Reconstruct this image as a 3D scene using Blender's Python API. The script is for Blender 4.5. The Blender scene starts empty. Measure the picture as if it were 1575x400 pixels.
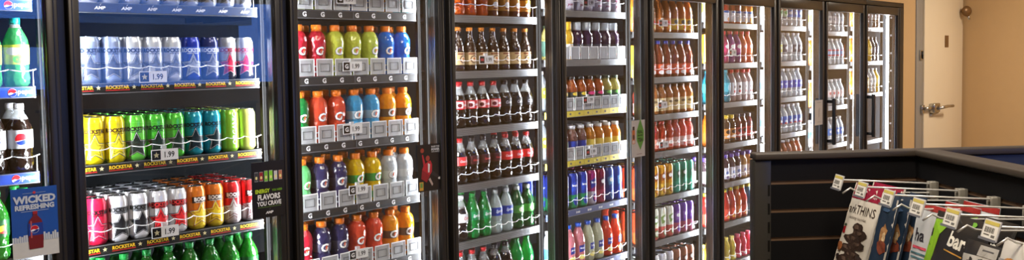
import bpy, bmesh, math, random
from mathutils import Vector, Matrix
PI = math.pi
rng = random.Random(7)
SC = bpy.context.scene
COL = SC.collection
SKIP = {(-1, 1, 0): (2,), (-1, 2, 0): (2,), (-1, 2, 1): (1, 2), (-1, 3, 0): (2,), (-1, 3, 1): (1, 2), (-1, 4, 0): (0, 1, 2), (-1, 4, 1): (0, 1, 2), (-1, 5, 0): (0, 1, 2), (0, 1, 1): (8,), (0, 2, 2): (8,), (0, 2, 3): (8,), (0, 2, 4): (8,), (0, 3, 3): (8,), (0, 3, 4): (8,), (1, 1, 1): (6,), (1, 2, 1): (6,), (1, 3, 1): (6,), (1, 4, 1): (6,), (2, 0, 0): (7,), (2, 1, 0): (7,), (2, 1, 1): (3, 4, 6, 7), (2, 2, 0): (7,), (2, 2, 1): (6, 7), (2, 3, 0): (7,), (2, 3, 1): (6, 7), (2, 4, 0): (7,), (2, 4, 1): (6, 7), (2, 5, 0): (7,), (2, 5, 1): (6, 7), (3, 0, 0): (6,), (3, 1, 0): (6,), (3, 2, 1): (5,), (3, 3, 1): (5,), (3, 4, 1): (5,), (3, 4, 2): (4,), (3, 4, 3): (0, 1, 2, 3, 4, 5), (3, 5, 0): (6,), (4, 0, 0): (6,), (4, 1, 0): (6,), (4, 2, 0): (6,), (4, 3, 0): (6, 7), (4, 4, 0): (6,), (4, 4, 1): (4, 5), (4, 4, 2): (3, 4, 7), (4, 4, 3): (1, 2, 3, 7), (4, 5, 0): (6,), (4, 5, 1): (4, 5), (4, 5, 2): (0, 1, 2, 3, 4, 5), (4, 5, 3): (0, 1, 2, 3, 4, 5), (4, 6, 0): (6,), (4, 6, 1): (4, 5), (4, 6, 2): (0, 1, 2, 3, 4, 6, 7), (5, 0, 0): (5,), (5, 1, 0): (5, 6), (5, 2, 0): (5, 6), (5, 3, 0): (5, 6), (5, 4, 0): (5, 6), (5, 4, 1): (3, 4), (5, 5, 0): (5, 6), (5, 6, 0): (6,), (6, 0, 0): (5,), (6, 1, 0): (5,), (6, 2, 0): (5,), (6, 3, 0): (5,), (6, 4, 0): (5,), (7, 0, 0): (4, 5), (7, 1, 0): (4, 5), (7, 2, 0): (4, 5), (7, 3, 0): (4, 5), (8, 0, 0): (4, 5, 6), (8, 1, 0): (3, 4, 5), (8, 2, 0): (4, 5)}   # (bay, shelf, row) -> lanes the photo shows nothing of

# ------------------------------------------------------------------ materials
def lin(c):
    out = []
    for v in c[:3]:
        v = v / 255.0
        out.append(v / 12.92 if v <= 0.04045 else ((v + 0.055) / 1.055) ** 2.4)
    return (*out, 1.0)

MATS = {}
def mat(name, rgb, rough=0.45, metal=0.0, coat=0.0, alpha=1.0, spec=0.5, vary=0.06, scale=60.0):
    """plain principled surface with a little procedural variation"""
    if name in MATS:
        return MATS[name]
    m = bpy.data.materials.new(name)
    m.use_nodes = True
    nt = m.node_tree
    b = nt.nodes['Principled BSDF']
    b.inputs['Roughness'].default_value = rough
    b.inputs['Metallic'].default_value = metal
    b.inputs['Coat Weight'].default_value = coat
    b.inputs['Coat Roughness'].default_value = 0.06
    b.inputs['Specular IOR Level'].default_value = spec
    b.inputs['Alpha'].default_value = alpha
    c = lin(rgb)
    if vary > 0:
        tc = nt.nodes.new('ShaderNodeTexCoord')
        nz = nt.nodes.new('ShaderNodeTexNoise')
        nz.inputs['Scale'].default_value = scale
        nz.inputs['Detail'].default_value = 2.0
        mx = nt.nodes.new('ShaderNodeMix'); mx.data_type = 'RGBA'
        mx.inputs[6].default_value = (c[0] * (1 - vary), c[1] * (1 - vary), c[2] * (1 - vary), 1)
        mx.inputs[7].default_value = (min(1, c[0] * (1 + vary)), min(1, c[1] * (1 + vary)), min(1, c[2] * (1 + vary)), 1)
        nt.links.new(tc.outputs['Object'], nz.inputs['Vector'])
        nt.links.new(nz.outputs['Fac'], mx.inputs[0])
        nt.links.new(mx.outputs[2], b.inputs['Base Color'])
    else:
        b.inputs['Base Color'].default_value = c
    MATS[name] = m
    return m

def crinkle(nt, b, s=0.6):
    tc = nt.nodes.new('ShaderNodeTexCoord'); vo = nt.nodes.new('ShaderNodeTexVoronoi'); vo.inputs['Scale'].default_value = 75.0
    bp = nt.nodes.new('ShaderNodeBump'); bp.inputs['Strength'].default_value = s; bp.inputs['Distance'].default_value = 0.004
    nt.links.new(tc.outputs['Object'], vo.inputs['Vector']); nt.links.new(vo.outputs['Distance'], bp.inputs['Height'])
    nt.links.new(bp.outputs['Normal'], b.inputs['Coat Normal']); nt.links.new(bp.outputs['Normal'], b.inputs['Normal'])

def liquid(rgb, tl=0.4):
    """drink in a plastic bottle: glossy, lets some light through"""
    name = 'drink_%d_%d_%d' % tuple(rgb)
    if name in MATS:
        return MATS[name]
    m = bpy.data.materials.new(name); m.use_nodes = True
    nt = m.node_tree; b = nt.nodes['Principled BSDF']; out = nt.nodes['Material Output']
    c = lin(rgb)
    b.inputs['Base Color'].default_value = c
    b.inputs['Roughness'].default_value = 0.16
    b.inputs['Coat Weight'].default_value = 1.0
    b.inputs['Coat Roughness'].default_value = 0.03
    crinkle(nt, b)
    t = nt.nodes.new('ShaderNodeBsdfTranslucent'); t.inputs['Color'].default_value = c
    mx = nt.nodes.new('ShaderNodeMixShader'); mx.inputs[0].default_value = tl
    nt.links.new(b.outputs[0], mx.inputs[1]); nt.links.new(t.outputs[0], mx.inputs[2])
    nt.links.new(mx.outputs[0], out.inputs['Surface'])
    MATS[name] = m
    return m

def clear(name, rgb, keep=0.55, rough=0.08):
    """clear plastic: tinted see-through with a glossy skin"""
    if name in MATS:
        return MATS[name]
    m = bpy.data.materials.new(name); m.use_nodes = True
    nt = m.node_tree; b = nt.nodes['Principled BSDF']; out = nt.nodes['Material Output']
    c = lin(rgb)
    b.inputs['Base Color'].default_value = c
    b.inputs['Roughness'].default_value = rough
    b.inputs['Coat Weight'].default_value = 1.0
    crinkle(nt, b, .5 if keep < .6 and 'guard' not in name else .2)
    t = nt.nodes.new('ShaderNodeBsdfTransparent'); t.inputs['Color'].default_value = (c[0] ** .35, c[1] ** .35, c[2] ** .35, 1)
    mx = nt.nodes.new('ShaderNodeMixShader'); mx.inputs[0].default_value = keep
    nt.links.new(b.outputs[0], mx.inputs[1]); nt.links.new(t.outputs[0], mx.inputs[2])
    nt.links.new(mx.outputs[0], out.inputs['Surface'])
    MATS[name] = m
    return m

def pane_mat():
    m = bpy.data.materials.new('door_glass'); m.use_nodes = True
    nt = m.node_tree; nt.nodes.remove(nt.nodes['Principled BSDF']); out = nt.nodes['Material Output']
    t = nt.nodes.new('ShaderNodeBsdfTransparent'); t.inputs['Color'].default_value = (.97, .975, .97, 1)
    g = nt.nodes.new('ShaderNodeBsdfGlossy'); g.inputs['Roughness'].default_value = 0.0
    fr = nt.nodes.new('ShaderNodeFresnel'); ge = nt.nodes.new('ShaderNodeNewGeometry'); ma = nt.nodes.new('ShaderNodeMath'); ma.operation = 'MULTIPLY_ADD'
    ma.inputs[1].default_value = 1 / 1.5 - 1.5; ma.inputs[2].default_value = 1.5
    nt.links.new(ge.outputs['Backfacing'], ma.inputs[0]); nt.links.new(ma.outputs[0], fr.inputs['IOR'])
    mx = nt.nodes.new('ShaderNodeMixShader')
    nt.links.new(fr.outputs[0], mx.inputs[0]); nt.links.new(t.outputs[0], mx.inputs[1]); nt.links.new(g.outputs[0], mx.inputs[2])
    nt.links.new(mx.outputs[0], out.inputs['Surface'])
    return m

def glow(name, rgb, s):
    m = bpy.data.materials.new(name); m.use_nodes = True
    nt = m.node_tree; nt.nodes.remove(nt.nodes['Principled BSDF']); out = nt.nodes['Material Output']
    e = nt.nodes.new('ShaderNodeEmission'); e.inputs['Color'].default_value = lin(rgb); e.inputs['Strength'].default_value = s
    nt.links.new(e.outputs[0], out.inputs['Surface'])
    return m

def col(rgb, rough=0.4, **k):
    return mat('paint_%d_%d_%d_%d' % (*rgb[:3], int(rough * 100)), rgb, rough, **k)

# ------------------------------------------------------------------ mesh building
class MB:
    def __init__(s):
        s.v, s.f, s.m, s.sm, s.mats = [], [], [], [], []
    def mi(s, m):
        if m not in s.mats:
            s.mats.append(m)
        return s.mats.index(m)
    def add(s, vs, fs, m, smooth=False):
        b = len(s.v); i = s.mi(m)
        s.v += [tuple(p) for p in vs]
        for f in fs:
            s.f.append(tuple(b + x for x in f)); s.m.append(i); s.sm.append(smooth)
    def box(s, a, b, m, bev=0.0):
        x0, y0, z0 = a; x1, y1, z1 = b
        if bev <= 0:
            s.add([(x0, y0, z0), (x1, y0, z0), (x1, y1, z0), (x0, y1, z0), (x0, y0, z1), (x1, y0, z1), (x1, y1, z1), (x0, y1, z1)],
                  [(0, 3, 2, 1), (4, 5, 6, 7), (0, 1, 5, 4), (1, 2, 6, 5), (2, 3, 7, 6), (3, 0, 4, 7)], m)
            return
        bm = bmesh.new(); bmesh.ops.create_cube(bm, size=1)
        for v in bm.verts:
            v.co = Vector((x0 + (v.co.x + .5) * (x1 - x0), y0 + (v.co.y + .5) * (y1 - y0), z0 + (v.co.z + .5) * (z1 - z0)))
        bmesh.ops.bevel(bm, geom=bm.edges[:], offset=bev, segments=2, affect='EDGES', profile=.5)
        s.bm(bm, m, True)
    def bm(s, bm, m, smooth=False):
        bm.verts.index_update()
        s.add([v.co.copy() for v in bm.verts], [[v.index for v in f.verts] for f in bm.faces], m, smooth)
        bm.free()
    def lathe(s, prof, m, seg=24, c=(0, 0), cap_top=True, cap_bot=True, smooth=True):
        """prof: list of (r, z) from the bottom up; m: one material or one per ring gap"""
        ms = m if isinstance(m, list) else [m] * (len(prof) - 1)
        base = len(s.v)
        for r, z in prof:
            for k in range(seg):
                a = 2 * PI * k / seg
                s.v.append((c[0] + r * math.sin(a), c[1] - r * math.cos(a), z))
        for i in range(len(prof) - 1):
            mi = s.mi(ms[i])
            for k in range(seg):
                k2 = (k + 1) % seg
                s.f.append((base + i * seg + k, base + i * seg + k2, base + (i + 1) * seg + k2, base + (i + 1) * seg + k)); s.m.append(mi); s.sm.append(smooth)
        if cap_top:
            n = base + (len(prof) - 1) * seg
            s.f.append(tuple(n + k for k in range(seg))); s.m.append(s.mi(ms[-1])); s.sm.append(False)
        if cap_bot:
            s.f.append(tuple(base + seg - 1 - k for k in range(seg))); s.m.append(s.mi(ms[0])); s.sm.append(False)
    def tube(s, pts, r, m, n=8):
        pts = [Vector(p) for p in pts]; base = len(s.v); mi = s.mi(m)
        for i, p in enumerate(pts):
            a = pts[max(0, i - 1)]; b = pts[min(len(pts) - 1, i + 1)]
            d = (b - a).normalized(); ref = Vector((0, 0, 1)) if abs(d.z) < .9 else Vector((1, 0, 0))
            x = d.cross(ref).normalized(); y = d.cross(x)
            for k in range(n):
                t = 2 * PI * k / n
                s.v.append(tuple(p + r * (math.cos(t) * x + math.sin(t) * y)))
        for i in range(len(pts) - 1):
            for k in range(n):
                k2 = (k + 1) % n
                s.f.append((base + i * n + k, base + (i + 1) * n + k, base + (i + 1) * n + k2, base + i * n + k2)); s.m.append(mi); s.sm.append(True)
        s.f.append(tuple(base + k for k in range(n))); s.m.append(mi); s.sm.append(False)
        e = base + (len(pts) - 1) * n
        s.f.append(tuple(e + n - 1 - k for k in range(n))); s.m.append(mi); s.sm.append(False)
    def mapped(s, vs, fs, m, fn):
        s.add([fn(*p) for p in vs], fs, m)
    def build(s, name, parent=None):
        me = bpy.data.meshes.new(name)
        me.from_pydata(s.v, [], s.f)
        for m in s.mats:
            me.materials.append(m)
        me.polygons.foreach_set('material_index', s.m)
        me.polygons.foreach_set('use_smooth', s.sm)
        me.update()
        o = bpy.data.objects.new(name, me); COL.objects.link(o)
        if parent:
            o.parent = parent
        return o

def empty(name, loc=(0, 0, 0), rz=0.0):
    o = bpy.data.objects.new(name, None); COL.objects.link(o)
    o.location = loc; o.rotation_euler = (0, 0, rz); o.empty_display_size = .05
    return o
def tag(o, label, cat, group=None):
    o['label'] = label; o['category'] = cat
    if group:
        o['group'] = group
    return o
def struct(name, mb, label=None):
    o = mb.build(name); o['kind'] = 'structure'
    if label:
        o['label'] = label
        o['category'] = name.split('_')[0]
    return o
def dup(o, loc, rz):
    r = o.copy(); COL.objects.link(r); r.location = loc; r.rotation_euler = (0, 0, rz)
    for ch in list(o.children):
        c = ch.copy(); COL.objects.link(c); c.parent = r
    return r

# flat 2-D figures ------------------------------------------------------------
_T = {}
def text2d(s, size, bold=0.0, shear=0.0, squeeze=1.0):
    """filled lettering, centred at the origin in the x-y plane: (verts, faces)"""
    key = (s, round(size, 4), bold, shear, squeeze)
    if key in _T:
        return _T[key]
    cu = bpy.data.curves.new('lettering', 'FONT'); cu.body = s; cu.size = 1.0
    cu.align_x = 'CENTER'; cu.resolution_u = 2; cu.offset = bold; cu.shear = shear
    ob = bpy.data.objects.new('lettering', cu); COL.objects.link(ob)
    dg = bpy.context.evaluated_depsgraph_get()
    me = ob.evaluated_get(dg).to_mesh()
    vs = [v.co.copy() for v in me.vertices]; fs = [tuple(p.vertices) for p in me.polygons]
    ob.evaluated_get(dg).to_mesh_clear()
    bpy.data.objects.remove(ob); bpy.data.curves.remove(cu)
    ys = [v.y for v in vs] or [0]; xs = [v.x for v in vs] or [0]
    cy = (min(ys) + max(ys)) / 2; cx = (min(xs) + max(xs)) / 2
    r = ([((v.x - cx) * size * squeeze, (v.y - cy) * size) for v in vs], fs)
    _T[key] = r
    return r
def shift(g, dx, dy, rot=0.0):
    c, s = math.cos(rot), math.sin(rot)
    return ([(x * c - y * s + dx, x * s + y * c + dy) for x, y in g[0]], g[1])
def rect2(w, h):
    return ([(-w / 2, -h / 2), (w / 2, -h / 2), (w / 2, h / 2), (-w / 2, h / 2)], [(0, 1, 2, 3)])
def ell2(rx, rz, n=20):
    return ([(rx * math.cos(2 * PI * k / n), rz * math.sin(2 * PI * k / n)) for k in range(n)], [tuple(range(n))])
def poly2(pts):
    return (list(pts), [tuple(range(len(pts)))])
def star2(r, q=.45, n=5, rot=0.0):
    p = []
    for k in range(2 * n):
        a = PI / 2 + PI * k / n + rot; rr = r if k % 2 == 0 else r * q
        p.append((rr * math.cos(a), rr * math.sin(a)))
    p.append((0, 0))
    return (p, [(2 * n, k, (k + 1) % (2 * n)) for k in range(2 * n)])
def globe2(r):
    """round badge: red over blue with a white wave between; list of (figure, colour)"""
    n = 24
    def arc(a0, a1):
        return [(r * math.cos(a0 + (a1 - a0) * k / n), r * math.sin(a0 + (a1 - a0) * k / n)) for k in range(n + 1)]
    up = arc(math.radians(12), math.radians(196))
    wave1 = [(-r * .95 + 1.9 * r * t, -.28 * r + .48 * r * t + .17 * r * math.sin(t * 2 * PI)) for t in [k / 10 for k in range(1, 10)]]
    dn = arc(math.radians(210), math.radians(352))
    wave2 = [(r * .97 - 1.85 * r * t, -.14 * r - .36 * r * t - .13 * r * math.sin((1 - t) * 2 * PI)) for t in [k / 10 for k in range(1, 10)]]
    return [(ell2(r * 1.06, r * 1.06, 28), (240, 240, 245)), (poly2(up + wave1), (200, 25, 40)), (poly2(dn + wave2), (20, 50, 140))]
def fine(g, mx):
    """split long triangles so that the figure can be bent round a can"""
    out_v = [tuple(p) for p in g[0]]; out_f = []
    def go(a, b, c, d):
        A, B, C = out_v[a], out_v[b], out_v[c]
        L = [abs(A[0] - B[0]), abs(B[0] - C[0]), abs(C[0] - A[0])]
        k = L.index(max(L))
        if L[k] <= mx or d > 7:
            out_f.append((a, b, c)); return
        p, q, o = ((a, b, c), (b, c, a), (c, a, b))[k]
        out_v.append(((out_v[p][0] + out_v[q][0]) / 2, (out_v[p][1] + out_v[q][1]) / 2)); n = len(out_v) - 1
        go(p, n, o, d + 1); go(n, q, o, d + 1)
    bm = bmesh.new()
    vs = [bm.verts.new((p[0], p[1], 0)) for p in out_v]
    for f in g[1]:
        try:
            bm.faces.new([vs[i] for i in f])
        except ValueError:
            pass
    bmesh.ops.triangulate(bm, faces=bm.faces[:])
    bm.verts.index_update()
    tri = [tuple(v.index for v in f.verts) for f in bm.faces]; bm.free()
    for t in tri:
        go(*t, 0)
    return (out_v, out_f)

def wrap(mb, g, m, R, z0, ang=0.0, lift=.0004):
    """bend a flat figure round a vertical axis; R is a radius or a function of height"""
    g = fine(g, .007)
    f = R if callable(R) else (lambda z: R)
    R0 = f(z0)
    pts = []
    for x, y in g[0]:
        r = f(z0 + y) + lift; a = ang + x / R0
        pts.append((r * math.sin(a), -r * math.cos(a), z0 + y))
    mb.add(pts, g[1], m)
def prof_fn(prof):
    def f(z):
        for (r0, a), (r1, b) in zip(prof, prof[1:]):
            if a <= z <= b and b > a:
                return r0 + (r1 - r0) * (z - a) / (b - a)
        return prof[-1][0] if z > prof[-1][1] else prof[0][0]
    return f
def front(mb, g, m, x, y, z):
    """put a flat figure on a vertical face that looks along -y"""
    mb.add([(x + a, y, z + b) for a, b in g[0]], g[1], m)

WHITE = col((240, 240, 240)); BLACK = col((14, 14, 15), .35); ALU = mat('brushed_aluminium', (150, 152, 155), .35, .8)
GREY = col((110, 112, 115), .4)
# ------------------------------------------------------------------ drinks
CAN = [(.024, 0), (.0265, .002), (.0325, .012), (.033, .016), (.033, .134), (.0315, .141), (.027, .150), (.0272, .1535)]
LIDM = mat('can_lid_metal', (70, 68, 70), .3, .8); TABM = mat('can_tab_dark', (26, 26, 28), .3, .6)
def make_can(name, body, star=None, line=(20, 20, 22), txt='ROCKSTAR', tcol=(20, 20, 22), low=None, back=None, upright=None, lid=None, scale=1.0):
    mb = MB()
    prof = [(r, z * scale) for r, z in CAN]
    B = mat('can_%d_%d_%d' % body, body, .28, .35, coat=.4, vary=.03)
    L = mat('can_%d_%d_%d' % low, low, .28, .35, coat=.4, vary=.03) if low else B
    p2 = prof[:4] + [(.033, .06 * scale)] + prof[4:]
    mb.lathe(p2, [L] * 4 + [B] * (len(p2) - 5), 28, cap_top=False)
    R = .033
    if upright:
        wrap(mb, shift(text2d(upright, .026, .02), 0, 0, PI / 2), WHITE, R, .085 * scale, .15)
    if star:
        wrap(mb, star2(.050, .46), col(line, .3), R, .052, 0, .0003)
        wrap(mb, star2(.0450, .46), col((225, 225, 225), .3), R, .052, 0, .0005)
        wrap(mb, star2(.0425, .46), col(star, .3), R, .052, 0, .0007)
        wrap(mb, star2(.030, .46), col(line, .3), R, .052, 0, .0009)
        wrap(mb, star2(.0255, .46), col(star, .3), R, .052, 0, .0011)
    if back:
        wrap(mb, rect2(.062, .022), col(back, .3), R, .106, 0, .0004)
    if txt:
        wrap(mb, text2d(txt, .0185, .045, 0, .86), col(tcol, .3), R, .108, 0, .0012)
        wrap(mb, text2d('ENERGY DRINK', .0055, .02), col(tcol, .3), R, .097, 0, .0012)
    o = mb.build(name)
    t = MB(); h = .1535 * scale
    t.lathe([(.0268, h - .0015), (.0272, h + .0005), (.0255, h + .001), (.0245, h - .003)], mat('can_rim', (175, 175, 178), .2, .9), 24, cap_top=False, cap_bot=False)
    t.lathe([(.0247, h - .0032), (.001, h - .003)], lid or LIDM, 24, cap_bot=False)
    t.box((-.007, -.004, h - .003), (.007, .018, h - .0008), TABM, .001)
    t.build('lid', o)
    return o

SODA = [(.024, 0), (.031, .003), (.0355, .012), (.0363, .03), (.0335, .052), (.0338, .06), (.0362, .085), (.0364, .128), (.0335, .145), (.026, .164), (.017, .182), (.0135, .190), (.0132, .201)]
CURVY = [(.024, 0), (.031, .003), (.0352, .014), (.0355, .03), (.031, .055), (.031, .062), (.0355, .088), (.0355, .122), (.034, .132), (.027, .154), (.018, .176), (.0135, .188), (.0132, .201)]
SPORT = [(.027, 0), (.033, .003), (.0368, .010), (.0372, .02), (.0355, .03), (.037, .042), (.0365, .068), (.0335, .080), (.0350, .090), (.0380, .112), (.0386, .132), (.0378, .146), (.0350, .159), (.0300, .170), (.0235, .178), (.0178, .183), (.0175, .190)]
LONGNECK = [(.026, 0), (.0300, .004), (.0307, .012), (.0307, .100), (.029, .115), (.022, .135), (.0155, .155), (.0135, .172), (.0128, .196)]
TEA = [(.026, 0), (.032, .004), (.0335, .014), (.0325, .022), (.0325, .095), (.034, .104), (.034, .118), (.029, .138), (.022, .152), (.0185, .160), (.0182, .170)]
WIDE = [(.026, 0), (.033, .004), (.0355, .014), (.0355, .03), (.033, .045), (.033, .085), (.0355, .098), (.036, .118), (.033, .138), (.025, .152), (.0205, .158), (.0202, .166)]
JUG = [(.028, 0), (.035, .004), (.0375, .014), (.0375, .085), (.036, .095), (.0375, .108), (.0365, .130), (.030, .158), (.0205, .182), (.0155, .196), (.0152, .206)]
HOUR = [(.022, 0), (.027, .003), (.029, .012), (.029, .035), (.023, .055), (.023, .064), (.0285, .088), (.0275, .108), (.019, .128), (.0135, .140), (.0132, .148)]
def make_bottle(name, prof, body, cap, cap_r, cap_h, label=None, lab=(0.06, .12), art=(), neck=None, fill=None, capm=None, ridged=True, stuck=True, seg=22):
    mb = MB()
    ms = [body if (fill is None or z0 < fill) else (neck or body) for (r0, z0) in prof[:-1]]
    mb.lathe(prof, ms, seg, cap_top=False)
    o = mb.build(name)
    top = prof[-1][1]
    c = MB(); cm = capm or col(cap, .35, coat=.2)
    c.lathe([(cap_r * .97, top - .004), (cap_r, top - .002), (cap_r, top + cap_h - .006), (cap_r * .93, top + cap_h - .004)], cm, seg)
    if ridged:
        for k in range(16):
            a = 2 * PI * k / 16
            c.tube([(cap_r * math.sin(a), cap_r * math.cos(a), top), (cap_r * math.sin(a), cap_r * math.cos(a), top + cap_h - .008)], .0007, cm, 4)
    c.lathe([(cap_r * 1.0, top - .008), (cap_r * 1.03, top - .0055)], cm, seg)
    c.build('cap', o)
    if label or art:
        l = MB(); f = prof_fn(prof)
        if label:
            zs = sorted({lab[0], lab[1], *[z for r, z in prof if lab[0] < z < lab[1]]})
            lm = label if not isinstance(label, tuple) else col(label, .35)
            l.lathe([(f(z) + .0004, z) for z in zs], lm, seg, cap_top=False, cap_bot=False)
        for g, c_, z0, ang, lift in art:
            wrap(l, g, c_ if not isinstance(c_, tuple) else col(c_, .35), f, z0, ang, .0008 + lift)
        l.build('label', o)
    return o

PROTO = {}
PRODS = []
HOLD = (0, 60, -30)
def K(key, desc, cat, fn):
    PROTO[key] = dict(desc=desc, cat=cat, fn=fn, o=None)
def can(key, desc, body, **k):
    K(key, desc, 'can', lambda: make_can('energy_drink_can', body, **k))
can('c_steel', 'pale blue energy drink can', (150, 165, 200), star=(74, 78, 92), line=(30, 32, 40))
can('c_silver', 'silver white energy drink can', (212, 216, 224), star=(104, 108, 118), line=(34, 36, 42))
can('c_blue', 'deep blue energy drink can', (28, 48, 165), star=(150, 155, 165), tcol=(225, 228, 235))
can('c_navy', 'navy and grey energy drink can', (45, 50, 105), star=(125, 125, 135), tcol=(225, 228, 235))
can('c_punch', 'silver energy can with red star', (190, 195, 205), star=(200, 25, 55), tcol=(170, 20, 40), low=(45, 40, 45))
can('c_yellow', 'bright yellow energy drink can', (250, 228, 20), star=(245, 222, 40), line=(50, 42, 20), tcol=(70, 30, 20))
can('c_lime', 'bright green energy drink can', (110, 225, 70), star=(28, 45, 34))
can('c_green', 'mid green energy drink can', (85, 200, 60), star=(28, 48, 36))
can('c_teal', 'teal blue energy drink can', (25, 150, 170), star=(18, 40, 48))
can('c_organic', 'lime green organic energy drink can', (150, 212, 60), star=None, txt=None, upright='ORGANIC')
can('c_pale', 'pale olive green energy drink can', (196, 205, 105), star=None, txt=None, upright='ROCKSTAR')
can('c_pink', 'raspberry red energy drink can', (232, 32, 75), star=(225, 40, 80), line=(40, 10, 20))
can('c_black', 'white energy can with black star', (238, 238, 242), star=(34, 34, 38), back=(120, 122, 128))
can('c_red', 'white energy can with red star', (236, 236, 240), star=(222, 40, 45), back=(70, 20, 26), tcol=(215, 60, 60))
can('c_boom', 'orange and yellow energy can', (238, 130, 40), star=(238, 205, 50), line=(170, 70, 20), txt='BOOM', tcol=(245, 235, 225), back=(60, 40, 30), low=(240, 205, 50))
can('c_fruit', 'red and silver energy drink can', (226, 48, 50), star=(205, 195, 195), line=(120, 20, 25), txt='BOOM', tcol=(245, 235, 235), back=(90, 20, 25), low=(215, 200, 200))

G_W = (242, 242, 242)
def gat(key, desc, c, lab=None, low=None):
    def fn():
        body = liquid(c, .36)
        dk = tuple(int(v * .72) for v in c)
        art = [(text2d('G', .047, .04, .12), (40, 40, 42), .102, .0, 0), (text2d('G', .043, .035, .12), G_W, .1025, 0, .0005),
               (poly2([(.001, .009), (.007, .009), (.003, .001), (.007, .001), (-.001, -.011), (.001, -.002), (-.003, -.002)]), (235, 90, 20), .101, .1, .0009),
               (rect2(.10, .028), low or (188, 192, 196), .030, 0, .0002), (rect2(.05, .016), dk, .031, 0, .0006)]
        return make_bottle('sports_drink_bottle', SPORT, body, (245, 130, 25), .0205, .021, lab, (.084, .118), art)
    K(key, desc, 'bottle', fn)
gat('g_red', 'red sports drink bottle', (208, 40, 62))
gat('g_yellow', 'yellow green sports drink bottle', (214, 220, 84))
gat('g_lime', 'pale lime sports drink bottle', (208, 222, 92))
gat('g_blue', 'royal blue sports drink bottle', (40, 120, 215))
gat('g_sky', 'sky blue sports drink bottle', (70, 170, 222), (150, 185, 205))
gat('g_fire', 'orange red sports drink bottle', (232, 84, 54))
gat('g_orange', 'orange sports drink bottle', (250, 165, 36), (112, 84, 60))
gat('g_green', 'dark green sports drink bottle', (15, 130, 60))
gat('g_mint', 'mint green sports drink bottle', (110, 205, 125))
gat('g_purple', 'dark purple sports drink bottle', (58, 52, 96), (76, 72, 104))
gat('g_gold', 'golden yellow sports drink bottle', (235, 195, 20), (60, 140, 60), (60, 150, 70))
gat('g_clear', 'cloudy white sports drink bottle', (208, 214, 220), (225, 228, 230))
gat('g_teal', 'pale teal sports drink bottle', (70, 190, 190))

CLEARN = clear('clear_plastic', (225, 230, 232), .72)
COLA = liquid((22, 12, 9), .05)
def soda(key, name, desc, body, cap, label, lab=(.088, .128), art=(), prof=SODA, neck=CLEARN, fill=.150, **k):
    K(key, desc, 'bottle', lambda: make_bottle(name, prof, body() if callable(body) else body, cap, .0147, .016, label, lab, art() if callable(art) else art, neck, fill, **k))
def globe_art(z, r=.017, ang=0):
    return [(g, c, z, ang, .0003 * i) for i, (g, c) in enumerate(globe2(r))]
soda('s_mist', 'soda_bottle', 'green lemon soda with teal cap', lambda: liquid((70, 165, 95), .5), (0, 150, 140), (205, 225, 70), (.07, .13), lambda: [(ell2(.02, .012), (245, 250, 235), .11, -.3, 0), (ell2(.014, .012), (90, 190, 60), .085, .1, 0)], fill=.175)
soda('s_diet', 'cola_bottle', 'diet cola bottle with silver label', COLA, (232, 232, 235), (190, 194, 200), (.075, .132), lambda: globe_art(.104, .018))
soda('s_dew', 'soda_bottle', 'green citrus soda bottle', lambda: liquid((45, 135, 40), .45), (35, 175, 75), (28, 92, 45), (.075, .125), lambda: [(poly2([(-.02, -.012), (.012, -.006), (.02, .014), (-.010, .008)]), (205, 205, 60), .098, 0, 0), (poly2([(-.010, -.008), (.016, -.012), (.010, .002)]), (200, 40, 40), .094, .1, .0004)], neck=None, fill=None)
soda('s_orange', 'orange_soda_bottle', 'orange soda bottle', lambda: liquid((245, 105, 25), .5), (240, 120, 30), (235, 90, 20), neck=None, fill=None)
K('s_cream', 'amber soda bottle with gold label', 'bottle', lambda: make_bottle('cream_soda_bottle', LONGNECK, liquid((120, 60, 20), .3), (210, 170, 60), .0142, .012, (215, 150, 50), (.03, .085), [(ell2(.016, .014), (245, 235, 220), .058, 0, 0), (rect2(.03, .006), (120, 50, 20), .04, 0, 0)]))
K('s_root', 'orange capped brown root beer bottle', 'bottle', lambda: make_bottle('root_beer_bottle', LONGNECK, liquid((48, 26, 16), .15), (225, 135, 40), .0148, .013, (196, 168, 122), (.03, .088), [(ell2(.020, .018), (90, 50, 26), .056, .1, 0), (ell2(.015, .0135), (214, 190, 150), .056, .1, .0004), (ell2(.006, .009), (200, 110, 40), .056, .1, .0008), (rect2(.05, .007), (120, 60, 30), .081, 0, 0)]))
def script(t, c, z=.108, s=.02):
    return lambda: [(text2d(t, s, .02, .35, .8), c, z, .1, 0)]
soda('s_cherry', 'cola_bottle', 'red capped cherry cola bottle', COLA, (215, 30, 40), (190, 24, 38), art=lambda: [(rect2(.034, .03), (235, 190, 190), .108, -.5, 0), (text2d('Coke', .017, .02, .3), (240, 240, 240), .108, .25, .0003), (ell2(.011, .009), (90, 10, 20), .106, -.5, .0004)], prof=CURVY)
soda('s_zero', 'cola_bottle', 'black capped zero sugar cola bottle', COLA, (25, 25, 27), (26, 26, 28), art=script('Coke', (190, 190, 195)), prof=CURVY)
soda('s_zerored', 'cola_bottle', 'black capped cola with dull-red label', COLA, (30, 28, 30), (60, 22, 26), art=script('Coca-Cola', (215, 70, 75), s=.014), prof=CURVY)
soda('s_coke', 'cola_bottle', 'red label red capped cola bottle', COLA, (220, 34, 40), (205, 40, 42), art=script('Coca-Cola', (245, 240, 240), s=.015), prof=CURVY)
soda('s_dcoke', 'cola_bottle', 'white capped diet cola bottle', COLA, (230, 230, 232), (205, 208, 212), art=script('Coke', (205, 30, 40)), prof=CURVY)
soda('s_sprite', 'soda_bottle', 'green capped lemon lime soda bottle', lambda: liquid((20, 160, 70), .5), (20, 150, 60), (20, 130, 75), art=script('Sprite', (240, 245, 250)), neck=None, fill=None, prof=CURVY)
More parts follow.
